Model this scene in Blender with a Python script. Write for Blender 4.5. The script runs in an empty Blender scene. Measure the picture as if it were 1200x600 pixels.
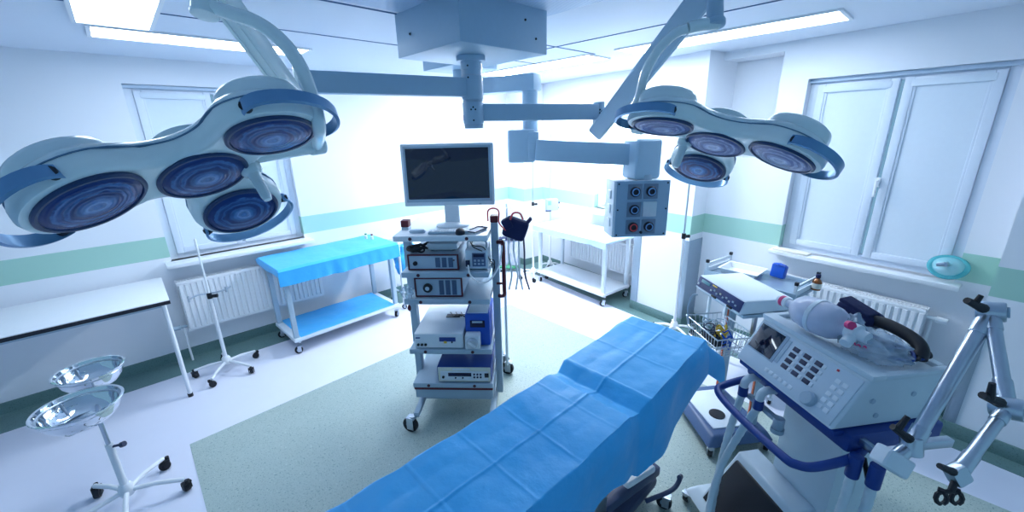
import bpy, bmesh, math, random
from mathutils import Matrix, Vector, noise
random.seed(7)
V = Vector
PI = math.pi
sc = bpy.context.scene
COL = sc.collection
sc.view_settings.view_transform = 'Standard'
sc.view_settings.look = 'None'
sc.view_settings.gamma = 1
sc.view_settings.use_curve_mapping = False
sc.view_settings.exposure = 0.42

# ------------------------------------------------------------------ camera
H = 2.0
FPX = 474.07
yaw, pit, rol = math.radians(43.192), math.radians(17.233), math.radians(-1.2806)
_fw = V((math.sin(yaw), math.cos(yaw), 0)); _rt = V((math.cos(yaw), -math.sin(yaw), 0)); _up = V((0, 0, 1))
FW = _fw*math.cos(pit) - _up*math.sin(pit)
_u2 = _up*math.cos(pit) + _fw*math.sin(pit)
RT = _rt*math.cos(rol) + _u2*math.sin(rol)
UP = _u2*math.cos(rol) - _rt*math.sin(rol)
cam = bpy.data.cameras.new('camera')
co = bpy.data.objects.new('camera', cam); COL.objects.link(co)
cam.sensor_width = 36; cam.lens = FPX*36/1200; cam.clip_start = .02
mw = Matrix((RT, UP, -FW)).transposed().to_4x4(); mw.translation = V((0, 0, H))
co.matrix_world = mw
sc.camera = co
EYE = V((0, 0, H))

# surveying helpers: a sight line of the photograph met with a known height / distance
def ray(x, y): return FW + RT*((x-600)/FPX) + UP*((300-y)/FPX)
def at_z(x, y, z): d = ray(x, y); return EYE + d*((z-H)/d.z)
def at_d(x, y, d): return EYE + ray(x, y)*d

# ------------------------------------------------------------------ materials
def lin(c):
    c = c/255
    return c/12.92 if c <= .04045 else ((c+.055)/1.055)**2.4
def C(r, g, b): return (lin(r), lin(g), lin(b), 1)
MATS = {}
def mat(name, col, rough=.5, metal=0, noise_amt=.04, noise_scale=30, bump=0, bump_scale=60, coat=0, trans=0, alpha=1, emit=None, estr=0, ior=1.45):
    if name in MATS: return MATS[name]
    m = bpy.data.materials.new(name); m.use_nodes = True
    nt = m.node_tree; b = nt.nodes['Principled BSDF']
    b.inputs['Roughness'].default_value = rough
    b.inputs['Metallic'].default_value = metal
    b.inputs['Coat Weight'].default_value = coat
    b.inputs['Transmission Weight'].default_value = trans
    b.inputs['Alpha'].default_value = alpha
    b.inputs['IOR'].default_value = ior
    if emit:
        b.inputs['Emission Color'].default_value = emit; b.inputs['Emission Strength'].default_value = estr
    tc = nt.nodes.new('ShaderNodeTexCoord')
    nz = nt.nodes.new('ShaderNodeTexNoise'); nz.inputs['Scale'].default_value = noise_scale; nz.inputs['Detail'].default_value = 3
    nt.links.new(tc.outputs['Object'], nz.inputs['Vector'])
    mx = nt.nodes.new('ShaderNodeMix'); mx.data_type = 'RGBA'
    k = 1-noise_amt
    mx.inputs[6].default_value = (col[0]*k, col[1]*k, col[2]*k, 1)
    mx.inputs[7].default_value = (min(1, col[0]*(1+noise_amt)), min(1, col[1]*(1+noise_amt)), min(1, col[2]*(1+noise_amt)), 1)
    nt.links.new(nz.outputs['Fac'], mx.inputs[0]); nt.links.new(mx.outputs[2], b.inputs['Base Color'])
    if bump:
        n2 = nt.nodes.new('ShaderNodeTexNoise'); n2.inputs['Scale'].default_value = bump_scale; n2.inputs['Detail'].default_value = 4
        nt.links.new(tc.outputs['Object'], n2.inputs['Vector'])
        bp = nt.nodes.new('ShaderNodeBump'); bp.inputs['Strength'].default_value = bump; bp.inputs['Distance'].default_value = .01
        nt.links.new(n2.outputs['Fac'], bp.inputs['Height']); nt.links.new(bp.outputs['Normal'], b.inputs['Normal'])
    MATS[name] = m
    return m

def wall_mat():
    m = mat('wall_paint', C(232, 236, 244), .55, noise_amt=.015, noise_scale=2)
    nt = m.node_tree; b = nt.nodes['Principled BSDF']
    src = b.inputs['Base Color'].links[0].from_socket
    g = nt.nodes.new('ShaderNodeNewGeometry'); s = nt.nodes.new('ShaderNodeSeparateXYZ')
    nt.links.new(g.outputs['Position'], s.inputs[0])
    a = nt.nodes.new('ShaderNodeMath'); a.operation = 'GREATER_THAN'; a.inputs[1].default_value = .99
    c = nt.nodes.new('ShaderNodeMath'); c.operation = 'LESS_THAN'; c.inputs[1].default_value = 1.175
    d = nt.nodes.new('ShaderNodeMath'); d.operation = 'MULTIPLY'
    nt.links.new(s.outputs['Z'], a.inputs[0]); nt.links.new(s.outputs['Z'], c.inputs[0])
    nt.links.new(a.outputs[0], d.inputs[0]); nt.links.new(c.outputs[0], d.inputs[1])
    mx = nt.nodes.new('ShaderNodeMix'); mx.data_type = 'RGBA'
    mx.inputs[7].default_value = C(166, 208, 196)
    nt.links.new(d.outputs[0], mx.inputs[0]); nt.links.new(src, mx.inputs[6]); nt.links.new(mx.outputs[2], b.inputs['Base Color'])
    return m
def speckle_mat(name, base, dark, light, rough):
    m = mat(name, base, rough, noise_amt=.05, noise_scale=3)
    nt = m.node_tree; b = nt.nodes['Principled BSDF']
    src = b.inputs['Base Color'].links[0].from_socket
    tc = nt.nodes.new('ShaderNodeTexCoord')
    for sca, lo, colr, am in ((110, .62, dark, .85), (70, .66, light, .5), (200, .60, dark, .5)):
        n = nt.nodes.new('ShaderNodeTexNoise'); n.inputs['Scale'].default_value = sca; n.inputs['Detail'].default_value = 2
        nt.links.new(tc.outputs['Object'], n.inputs['Vector'])
        r = nt.nodes.new('ShaderNodeMapRange'); r.inputs[1].default_value = lo; r.inputs[2].default_value = lo+.05; r.inputs[4].default_value = am
        nt.links.new(n.outputs['Fac'], r.inputs[0])
        mx = nt.nodes.new('ShaderNodeMix'); mx.data_type = 'RGBA'; mx.inputs[7].default_value = colr
        nt.links.new(r.outputs[0], mx.inputs[0]); nt.links.new(src, mx.inputs[6]); src = mx.outputs[2]
    nt.links.new(src, b.inputs['Base Color'])
    return m
def lens_mat(name, c0, c1, c2):
    m = mat(name, c1, .22, 0)
    nt = m.node_tree; b = nt.nodes['Principled BSDF']; b.inputs['Specular IOR Level'].default_value = .35; b.inputs['Specular Tint'].default_value = (.45, .65, 1, 1)
    tc = nt.nodes.new('ShaderNodeTexCoord'); s = nt.nodes.new('ShaderNodeSeparateXYZ'); nt.links.new(tc.outputs['Object'], s.inputs[0])
    sx = nt.nodes.new('ShaderNodeMath'); sx.operation = 'MULTIPLY'; nt.links.new(s.outputs['X'], sx.inputs[0]); nt.links.new(s.outputs['X'], sx.inputs[1])
    sy = nt.nodes.new('ShaderNodeMath'); sy.operation = 'MULTIPLY'; nt.links.new(s.outputs['Y'], sy.inputs[0]); nt.links.new(s.outputs['Y'], sy.inputs[1])
    ad = nt.nodes.new('ShaderNodeMath'); ad.operation = 'ADD'; nt.links.new(sx.outputs[0], ad.inputs[0]); nt.links.new(sy.outputs[0], ad.inputs[1])
    sq = nt.nodes.new('ShaderNodeMath'); sq.operation = 'SQRT'; nt.links.new(ad.outputs[0], sq.inputs[0])
    n = nt.nodes.new('ShaderNodeTexNoise'); n.inputs['Scale'].default_value = 28; n.inputs['Detail'].default_value = 3
    nt.links.new(tc.outputs['Object'], n.inputs['Vector'])
    # rings: sin(r*k + noise)
    k = nt.nodes.new('ShaderNodeMath'); k.operation = 'MULTIPLY'; k.inputs[1].default_value = 520; nt.links.new(sq.outputs[0], k.inputs[0])
    n5 = nt.nodes.new('ShaderNodeMath'); n5.operation = 'MULTIPLY_ADD'; n5.inputs[1].default_value = 3; nt.links.new(n.outputs['Fac'], n5.inputs[0]); nt.links.new(k.outputs[0], n5.inputs[2])
    si = nt.nodes.new('ShaderNodeMath'); si.operation = 'SINE'; nt.links.new(n5.outputs[0], si.inputs[0])
    pr = nt.nodes.new('ShaderNodeMath'); pr.operation = 'MULTIPLY_ADD'; pr.inputs[1].default_value = .002; nt.links.new(si.outputs[0], pr.inputs[0]); nt.links.new(sq.outputs[0], pr.inputs[2])
    nn = nt.nodes.new('ShaderNodeMath'); nn.operation = 'MULTIPLY_ADD'; nn.inputs[1].default_value = .03; nt.links.new(n.outputs['Fac'], nn.inputs[0]); nt.links.new(pr.outputs[0], nn.inputs[2])
    cr = nt.nodes.new('ShaderNodeValToRGB'); e = cr.color_ramp.elements
    e[0].position = .0; e[0].color = c2; e[1].position = .125; e[1].color = c0
    mixc = tuple(.5*c0[i]+.5*c1[i] for i in range(3))+(1,)
    for ps, cc in ((.018, c1), (.026, mixc), (.034, c2), (.044, c1), (.056, mixc), (.066, c0), (.074, c0), (.080, c1), (.086, c0), (.096, mixc), (.101, c1), (.106, c0)):
        x = e.new(ps); x.color = cc
    nt.links.new(nn.outputs[0], cr.inputs[0]); nt.links.new(cr.outputs[0], b.inputs['Base Color'])
    bp = nt.nodes.new('ShaderNodeBump'); bp.inputs['Strength'].default_value = .2; bp.inputs['Distance'].default_value = .002
    nt.links.new(si.outputs[0], bp.inputs['Height']); nt.links.new(bp.outputs['Normal'], b.inputs['Normal'])
    return m
def drape_mat(name, col):
    m = mat(name, col, .48, noise_amt=.04, noise_scale=8, bump=.5, bump_scale=12)
    b = m.node_tree.nodes['Principled BSDF']
    b.inputs['Sheen Weight'].default_value = .15
    return m

WALL = wall_mat()
CEIL = mat('ceiling_paint', C(222, 230, 243), .6, noise_amt=.01)
SEAM = mat('ceiling_seam', C(70, 105, 150), .6)
VINYL = mat('white_vinyl', C(222, 226, 242), .3, noise_amt=.03, noise_scale=4, bump=.05, bump_scale=300)
GREENFLOOR = speckle_mat('green_speckled_vinyl', C(168, 184, 180), C(100, 130, 130), C(206, 220, 214), .3)
DARKGREEN = speckle_mat('dark_green_vinyl', C(104, 136, 136), C(78, 108, 112), C(110, 142, 142), .45)
WHITE = mat('white_enamel', C(232, 236, 242), .35, noise_amt=.02)
FRAME = mat('window_plastic', C(216, 226, 240), .35, noise_amt=.02)
BLIND = mat('blind_fabric', C(220, 231, 243), .7, noise_amt=.02)
GREYM = mat('grey_enamel', C(164, 186, 204), .4, noise_amt=.03)
ARM = mat('arm_paint', C(164, 192, 214), .38, noise_amt=.03)
LAMPW = mat('lamp_shell', C(218, 234, 238), .25, coat=.4, noise_amt=.02)
LAMPB = mat('lamp_lower_shell', C(226, 240, 242), .28, coat=.3, noise_amt=.02)
STEEL = mat('brushed_steel', C(190, 200, 212), .28, 1, noise_amt=.05)
CHROME = mat('polished_steel', C(225, 230, 235), .06, 1, noise_amt=.02)
BLACK = mat('black_rubber', C(22, 26, 36), .5)
NAVY = mat('navy_cloth', C(20, 32, 78), .8, bump=.4, bump_scale=50)
NAVYP = mat('navy_paint', C(28, 62, 138), .4)
BLUEP = mat('blue_plastic', C(24, 84, 190), .35)
HANDBAR = mat('steel_blue_bar', C(104, 150, 190), .28, .45)
RED = mat('dark_red_plastic', C(90, 18, 34), .45)
REDW = mat('red_wire', C(214, 70, 78), .5)
SCREEN = mat('dark_screen', C(10, 18, 48), .06, coat=.8)
DISP = mat('display_dark', C(18, 26, 62), .15)
KEY = mat('dark_key', C(38, 48, 82), .4)
DEVICE = mat('device_white', C(218, 228, 238), .35, noise_amt=.02)
DEVGREY = mat('device_grey', C(166, 186, 204), .4, noise_amt=.02)
CREAM = mat('cream_panel', C(214, 218, 206), .4)
VENTC = mat('ventilator_shell', C(206, 220, 230), .38, noise_amt=.02)
PANELC = mat('control_foil', C(198, 214, 228), .35, noise_amt=.02)
DRAPE = drape_mat('blue_drape', C(60, 180, 246))
DRAPEP = drape_mat('pale_blue_drape', C(196, 222, 242))
HOSE = mat('pale_hose', C(206, 220, 230), .35)
ORANGE = mat('orange_stripe', C(228, 120, 84), .5)
YELLOW = mat('yellow_plastic', C(230, 190, 60), .45)
AMBER = mat('amber_glass', C(150, 84, 30), .12, coat=.6)
LABELW = mat('paper_label', C(236, 232, 222), .6)
CYAN = mat('cyan_plastic', C(96, 206, 218), .2, trans=.35, alpha=.85)
CLEAR = mat('clear_film', C(190, 212, 232), .15, alpha=.42, bump=.6, bump_scale=14)
MILKY = mat('milky_silicone', C(214, 220, 242), .22, trans=.25)
PINK = mat('pink_print', C(216, 60, 120), .5)
GREENP = mat('green_plastic', C(70, 150, 110), .5)
WOODB = mat('dark_edge', C(30, 32, 44), .5)
LAMPON_L = mat('lit_diffuser_soft', C(250, 252, 255), .5, emit=(.74, .88, 1, 1), estr=5.5)
LAMPON = mat('lit_diffuser', C(250, 252, 255), .5, emit=(.76, .89, 1, 1), estr=10.5)
LAMPON_B = mat('lit_diffuser_bright', C(250, 252, 255), .5, emit=(.86, .93, 1, 1), estr=60)
DAYBLIND = mat('daylit_blind', C(240, 246, 252), .6, emit=(.85, .93, 1, 1), estr=4)
LENSL = lens_mat('blue_lens', C(24, 56, 118), C(70, 122, 184), C(136, 178, 226))
LENSR = lens_mat('pale_lens', C(64, 84, 142), C(150, 168, 216), C(196, 210, 240))
LENSD = lens_mat('deep_blue_lens', C(20, 50, 108), C(44, 120, 194), C(96, 172, 228))

# ------------------------------------------------------------------ mesh helpers
def frame(loc, x=None, z=None, rz=0):
    """matrix with origin loc; x axis and z axis optional"""
    if x is None and z is None:
        return Matrix.Translation(V(loc)) @ Matrix.Rotation(rz, 4, 'Z')
    z = V(z).normalized() if z is not None else V((0, 0, 1))
    x = V(x) if x is not None else (V((1, 0, 0)) if abs(z.x) < .9 else V((0, 1, 0)))
    x = (x - z*x.dot(z)).normalized(); y = z.cross(x)
    m = Matrix((x, y, z)).transposed().to_4x4(); m.translation = V(loc)
    return m
def spline(pts, n=8, closed=False):
    P = [V(p) for p in pts]; out = []; N = len(P)
    for i in range(N if closed else N-1):
        if closed: a, b, c, d = P[i-1], P[i], P[(i+1) % N], P[(i+2) % N]
        else:
            b, c = P[i], P[i+1]; a = P[i-1] if i else b*2-c; d = P[i+2] if i+2 < N else c*2-b
        for k in range(n):
            t = k/n
            out.append(.5*((2*b)+(c-a)*t+(2*a-5*b+4*c-d)*t*t+(3*b-a-3*c+d)*t**3))
    if not closed: out.append(P[-1])
    return out

class MB:
    def __init__(s, m=None):
        s.m = m if m is not None else Matrix(); s.bm = bmesh.new()
    def _add(s, t, mm):
        t.transform(mm); me = bpy.data.meshes.new('t'); t.to_mesh(me); t.free(); s.bm.from_mesh(me); bpy.data.meshes.remove(me); return s
    def box(s, c, size, bev=0, rot=None, seg=2):
        t = bmesh.new(); bmesh.ops.create_cube(t, size=1)
        t.transform(Matrix.Diagonal((size[0], size[1], size[2], 1)))
        if bev: bmesh.ops.bevel(t, geom=t.edges[:], offset=min(bev, .45*min(size)), segments=seg, affect='EDGES', profile=.6)
        mm = Matrix.Translation(V(c))
        if rot is not None: mm = mm @ rot
        return s._add(t, mm)
    def box2(s, a, b, bev=0):
        return s.box([(a[i]+b[i])/2 for i in range(3)], [abs(b[i]-a[i]) for i in range(3)], bev)
    def cyl(s, p0, p1, r0, r1=None, n=20, bev=0):
        p0, p1 = V(p0), V(p1); r1 = r0 if r1 is None else r1; d = p1-p0
        t = bmesh.new(); bmesh.ops.create_cone(t, cap_ends=True, segments=n, radius1=r0, radius2=r1, depth=d.length)
        if bev:
            es = [e for e in t.edges if abs(e.verts[0].co.z-e.verts[1].co.z) < 1e-6]
            bmesh.ops.bevel(t, geom=es, offset=bev, segments=2, affect='EDGES', profile=.6)
        return s._add(t, frame((p0+p1)/2, None, d))
    def tube(s, pts, r, n=8, closed=False, caps=True):
        P = [V(p) for p in pts]; N = len(P); t = bmesh.new(); rings = []
        up = None
        for i in range(N):
            if closed: d = P[(i+1) % N]-P[i-1]
            else: d = P[min(i+1, N-1)]-P[max(i-1, 0)]
            if d.length < 1e-9: d = V((0, 0, 1))
            d.normalize()
            if up is None: up = d.orthogonal().normalized()
            up = up-d*up.dot(d)
            up = up.normalized() if up.length > 1e-6 else d.orthogonal().normalized()
            w = d.cross(up); rr = r(i/(N-1)) if callable(r) else r
            rings.append([t.verts.new(P[i]+up*math.cos(2*PI*k/n)*rr+w*math.sin(2*PI*k/n)*rr) for k in range(n)])
        for i in range(N if closed else N-1):
            a, b = rings[i], rings[(i+1) % N]
            for k in range(n): t.faces.new((a[k], a[(k+1) % n], b[(k+1) % n], b[k]))
        if caps and not closed:
            t.faces.new(rings[0][::-1]); t.faces.new(rings[-1])
        bmesh.ops.recalc_face_normals(t, faces=t.faces[:])
        return s._add(t, Matrix())
    def lathe(s, prof, n=40, m=None):
        t = bmesh.new(); rings = []
        for r, z in prof:
            if r < 1e-6: rings.append([t.verts.new((0, 0, z))])
            else: rings.append([t.verts.new((r*math.cos(2*PI*k/n), r*math.sin(2*PI*k/n), z)) for k in range(n)])
        for a, b in zip(rings, rings[1:]):
            for k in range(n):
                k2 = (k+1) % n
                if len(a) == 1 and len(b) == 1: continue
                if len(a) == 1: t.faces.new((a[0], b[k], b[k2]))
                elif len(b) == 1: t.faces.new((a[k], a[k2], b[0]))
                else: t.faces.new((a[k], a[k2], b[k2], b[k]))
        bmesh.ops.recalc_face_normals(t, faces=t.faces[:])
        return s._add(t, m if m is not None else Matrix())
    def prism(s, poly, z0, z1, bev=0, m=None):
        t = bmesh.new(); a = [t.verts.new((p[0], p[1], z0)) for p in poly]; b = [t.verts.new((p[0], p[1], z1)) for p in poly]
        n = len(poly); t.faces.new(a[::-1]); t.faces.new(b)
        for k in range(n): t.faces.new((a[k], a[(k+1) % n], b[(k+1) % n], b[k]))
        bmesh.ops.recalc_face_normals(t, faces=t.faces[:])
        if bev: bmesh.ops.bevel(t, geom=t.edges[:], offset=bev, segments=2, affect='EDGES', profile=.6)
        return s._add(t, m if m is not None else Matrix())
    def hexa(s, pts, bev=0):
        """8 points: bottom 4 then top 4"""
        t = bmesh.new(); v = [t.verts.new(p) for p in pts]
        for f in ((3, 2, 1, 0), (4, 5, 6, 7), (0, 1, 5, 4), (1, 2, 6, 5), (2, 3, 7, 6), (3, 0, 4, 7)): t.faces.new([v[i] for i in f])
        bmesh.ops.recalc_face_normals(t, faces=t.faces[:])
        if bev: bmesh.ops.bevel(t, geom=t.edges[:], offset=bev, segments=3, affect='EDGES', profile=.6)
        return s._add(t, Matrix())
    def loft(s, rings, cap0=True, cap1=True):
        t = bmesh.new(); R = [[t.verts.new(p) for p in r] for r in rings]; n = len(R[0])
        for a, b in zip(R, R[1:]):
            for k in range(n): t.faces.new((a[k], a[(k+1) % n], b[(k+1) % n], b[k]))
        if cap0: t.faces.new(R[0][::-1])
        if cap1: t.faces.new(R[-1])
        bmesh.ops.recalc_face_normals(t, faces=t.faces[:])
        return s._add(t, Matrix())
    def grid(s, fn, nu, nv, thick=0):
        t = bmesh.new(); g = [[t.verts.new(fn(i/nu, j/nv)) for j in range(nv+1)] for i in range(nu+1)]
        for i in range(nu):
            for j in range(nv): t.faces.new((g[i][j], g[i+1][j], g[i+1][j+1], g[i][j+1]))
        bmesh.ops.recalc_face_normals(t, faces=t.faces[:])
        if thick: bmesh.ops.solidify(t, geom=t.faces[:], thickness=thick)
        return s._add(t, Matrix())
    def blob(s, c, ax, amp=.15, fr=3, seed=0, rot=None, sub=4):
        t = bmesh.new(); bmesh.ops.create_icosphere(t, subdivisions=sub, radius=1)
        for v in t.verts:
            n = noise.noise(v.co*fr+V((seed*7.3, seed*1.7, seed)))
            n2 = noise.noise(v.co*fr*2.7+V((seed, 3, seed*2.2)))
            v.co *= 1+amp*n+amp*.5*n2
            v.co = V((v.co.x*ax[0], v.co.y*ax[1], v.co.z*ax[2]))
        mm = Matrix.Translation(V(c))
        if rot is not None: mm = mm @ rot
        return s._add(t, mm)
    def build(s, name, m, parent=None, ang=35):
        me = bpy.data.meshes.new(name); s.bm.to_mesh(me); s.bm.free()
        me.materials.append(m)
        me.polygons.foreach_set('use_smooth', [True]*len(me.polygons))
        me.set_sharp_from_angle(angle=math.radians(ang))
        o = bpy.data.objects.new(name, me); COL.objects.link(o)
        if parent is not None:
            o.parent = parent
            o.matrix_parent_inverse = world(parent).inverted()
        o.matrix_basis = s.m
        return o
def world(o):
    m = o.matrix_basis.copy()
    if o.parent is not None: m = world(o.parent) @ o.matrix_parent_inverse @ m
    return m
def tag(o, label, cat, group=None, kind=None):
    o['label'] = label; o['category'] = cat
    if group: o['group'] = group
    if kind: o['kind'] = kind
    return o
def thing(name, label, cat, loc=(0, 0, 0), group=None, m=None):
    o = bpy.data.objects.new(name, None); COL.objects.link(o); o.empty_display_size = .1
    o.matrix_basis = m if m is not None else Matrix.Translation(V(loc))
    return tag(o, label, cat, group)
def struct(o): o['kind'] = 'structure'; return o
def copy_tree(o, move, label, parent=None, new_root=None):
    c = o.copy(); COL.objects.link(c)
    if parent is not None: c.parent = parent; c.matrix_parent_inverse = o.matrix_parent_inverse.copy()
    else:
        c.matrix_basis = move @ o.matrix_basis; c['label'] = label
    for ch in [k for k in bpy.data.objects if k.parent == o]: copy_tree(ch, move, label, c)
    return c
#@@SPLIT
# ------------------------------------------------------------------ room shell
CZ = 2.62
YW = 4.6
MB().box2((-3.4, -2.0, -.1), (5.3, 4.95, 0)).build('floor', VINYL)
struct(bpy.data.objects['floor'])
t = MB(); t.prism([(-.07, -1.5), (1.53, -1.5), (1.53, 1.655), (-.07, 1.59)][::1], 0, .002)
# the green field: its left edge, its far corner and its right edge
t = MB(); t.prism([(-.07, 3.18), (3.04, 3.30), (3.04, -1.6), (-.07, -1.6)][::-1], 0, .002)
struct(t.build('floor_green_field', GREENFLOOR))
U = V((-.132, -.991, 0)).normalized(); N = V((-U.y, U.x, 0))
CB = V((4.27, 4.6, 0))
MBW = Matrix((U, N, V((0, 0, 1)))).transposed().to_4x4(); MBW.translation = CB
def wb(s, n, z): return MBW @ V((s, n, z))

# left (far) wall with its window opening
t = MB(); x0, x1, z0, z1 = .15, 1.27, .95, 2.42
t.box2((-3.4, YW, 0), (x0, YW+.3, CZ)); t.box2((x1, YW, 0), (4.9, YW+.3, CZ))
t.box2((x0, YW, 0), (x1, YW+.3, z0)); t.box2((x0, YW, z1), (x1, YW+.3, CZ))
struct(t.build('wall_left', WALL))
# right wall: pilasters and window bays
t = MB(MBW)
t.box2((-.3, 0, 0), (.40, .55, CZ))
t.box2((2.40, 0, 0), (3.04, .55, CZ))
t.box2((4.97, 0, 0), (7.2, .55, CZ))
B = .23; B1 = .36
w3 = (1.45, 2.17, 1.0, 2.13)
t.box2((.40, B1, 0), (w3[0], .55, CZ)); t.box2((w3[1], B1, 0), (2.40, .55, CZ))
t.box2((w3[0], B1, 0), (w3[1], .55, w3[2])); t.box2((w3[0], B1, w3[3]), (w3[1], .55, CZ))
w2 = (3.73, 4.80, .97, 2.33)
t.box2((3.04, B+.25, 0), (3.53, .55, CZ)); t.box2((3.04, B, 2.555), (3.53, B+.25, CZ)); t.box2((3.04, B, 0), (3.53, B+.25, 1.72))
t.box2((3.53, B, 0), (w2[0], .55, CZ)); t.box2((w2[1], B, 0), (4.97, .55, CZ))
t.box2((w2[0], B, 0), (w2[1], .55, w2[2])); t.box2((w2[0], B, w2[3]), (w2[1], .55, CZ))
struct(t.build('wall_right', WALL))
# ceiling
t = MB(); t.box2((-3.4, -2.0, CZ), (5.4, 4.95, CZ+.12)); struct(t.build('ceiling', CEIL))
# dark floor border and coved skirting
t = MB()
t.box2((-3.4, 4.29, 0), (4.1, YW, .003)); 
struct(t.build('trim_1', DARKGREEN))
t = MB(MBW); t.box2((0, -.14, 0), (7.2, B+.13, .0035)); struct(t.build('trim_2', DARKGREEN))
t = MB()
t.prism([(-.018, 0), (0, .01), (0, .10), (.012, .1), (.012, 0)], -3.4, 4.27, m=Matrix(((0, 0, 1, 0), (1, 0, 0, YW-.012), (0, 1, 0, 0), (0, 0, 0, 1))))
struct(t.build('baseboard_left', DARKGREEN))
t = MB(MBW)
for a, b, n in ((0, .4, 0), (.4, 2.4, B1), (2.4, 3.04, 0), (3.04, 4.97, B), (4.97, 7.2, 0)):
    t.box2((a, n-.012, 0), (b, n, .10), .003)
for s_, n0, n1 in ((.4, 0, B1), (3.04, 0, B)): t.box2((s_, n0-.012, 0), (s_+.012, n1, .1))
t.box2((4.958, 0, 0), (4.97, B, .1))
struct(t.build('baseboard_right', DARKGREEN))

# ceiling field seams and perforated panels
def seam(name, a, b, w=.012):
    a, b = V(a), V(b); d = b-a; t = MB(frame(((a.x+b.x)/2, (a.y+b.y)/2, CZ), x=(d.x, d.y, 0)))
    t.box((0, 0, -.002), (d.length, w, .004)); struct(t.build(name, SEAM))
seam('trim_3', (-.6, 2.23), (1.27, 2.23)); seam('trim_4', (1.87, 2.30), (3.2, 2.30)); seam('trim_5', (-.6, 2.97), (3.3, 2.97), .006)
seam('trim_6', (2.68, 3.0), (2.68, -1)); 
def perf_mat():
    m = mat('perforated_sheet', C(196, 214, 236), .45, noise_amt=.02)
    nt = m.node_tree; b = nt.nodes['Principled BSDF']
    tc = nt.nodes.new('ShaderNodeTexCoord'); w = nt.nodes.new('ShaderNodeTexWave'); w.bands_direction = 'Y'; w.inputs['Scale'].default_value = 22
    nt.links.new(tc.outputs['Object'], w.inputs['Vector'])
    src = b.inputs['Base Color'].links[0].from_socket
    mx = nt.nodes.new('ShaderNodeMix'); mx.data_type = 'RGBA'; mx.inputs[7].default_value = C(150, 178, 212)
    r = nt.nodes.new('ShaderNodeMapRange'); r.inputs[1].default_value = .5; r.inputs[2].default_value = .8; r.inputs[4].default_value = .75
    nt.links.new(w.outputs['Fac'], r.inputs[0])
    nt.links.new(r.outputs[0], mx.inputs[0]); nt.links.new(src, mx.inputs[6]); nt.links.new(mx.outputs[2], b.inputs['Base Color'])
    return m
PERF = perf_mat()
t = MB(); t.box2((.62, .6, CZ-.004), (1.95, 2.18, CZ)); struct(t.build('trim_7', PERF))

# ------------------------------------------------------------------ windows
def window(idx, m, x0, x1, z0, z1, splits, blind, sill_over=.14, sill_ext=.07, lamp_handle=True, depth=.07):
    """local frame: x along wall, y outward, z up"""
    def B_(): return MB(m)
    root = B_()
    w = .055
    root.box2((x0, depth, z0), (x0+w, depth+.06, z1), .006); root.box2((x1-w, depth, z0), (x1, depth+.06, z1), .006)
    root.box2((x0+w, depth, z1-w), (x1-w, depth+.06, z1), .006); root.box2((x0+w, depth, z0), (x1-w, depth+.06, z0+w), .006)
    edges = [x0+w*.8]+[x0+(x1-x0)*s for s in splits]+[x1-w*.8]
    o = struct(root.build('window_%d' % idx, FRAME))
    for a, b in zip(edges, edges[1:]):
        t = B_(); g = .012; sw = .05; a2, b2 = a+g, b-g; za, zb = z0+w*.8, z1-w*.8
        for bx in (((a2, 0, za), (a2+sw, 0, zb)), ((b2-sw, 0, za), (b2, 0, zb)), ((a2+sw, 0, za), (b2-sw, 0, za+sw)), ((a2+sw, 0, zb-sw), (b2-sw, 0, zb))):
            t.box2((bx[0][0], depth-.018, bx[0][2]), (bx[1][0], depth+.03, bx[1][2]), .006)
        s = t.build('window_sash', FRAME, o)
        t = B_(); t.box2((a2+sw-.01, depth-.004, za+.02), (b2-sw+.01, depth+.004, zb-.03)); 
        t.box2((a2+sw-.012, depth-.022, zb-.06), (b2-sw+.012, depth-.004, zb-.015), .006)
        t.box2((a2+sw-.01, depth-.012, za+.02), (b2-sw+.01, depth-.004, za+.045), .004)
        t.build('roller_blind', blind, o)
        t = B_(); t.box2((a2+sw-.004, depth-.012, za+.05), (a2+sw+.014, depth-.004, zb-.06), .003); t.box2((b2-sw-.014, depth-.012, za+.05), (b2-sw+.004, depth-.004, zb-.06), .003)
        t.build('blind_rail', FRAME, o)
    if len(splits):
        xm = edges[1]; zh = z0+(z1-z0)*.45
        t = B_(); t.box((xm, depth-.024, zh), (.028, .012, .07), .004); t.cyl((xm, depth-.03, zh+.01), (xm, depth-.05, zh+.01), .008); t.box((xm, depth-.052, zh-.045), (.018, .012, .12), .005)
        t.build('window_handle', WHITE, o)
    t = B_(); t.box2((x0-sill_ext, -sill_over, z0-.035), (x1+sill_ext, depth, z0), .01); t.build('window_sill', WHITE, o)
    t = B_(); t.box2((x0+.0, depth-.03, z1-.03), (x1, depth+.02, z1-.001), .004); t.build('blind_cassette', mat('cassette_grey', C(184, 202, 222), .4), o)
    return o
window(1, Matrix.Translation((0, YW, 0)), .15, 1.27, .95, 2.42, (.52,), BLIND, .16, .05)
mB = MBW @ Matrix.Translation((0, B, 0))
window(2, mB, w2[0], w2[1], w2[2], w2[3], (.51,), BLIND, .10, .04)
mB1 = MBW @ Matrix.Translation((0, B1, 0))
window(3, mB1, w3[0], w3[1], w3[2], w3[3], (), DAYBLIND, .2, .03)

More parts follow.
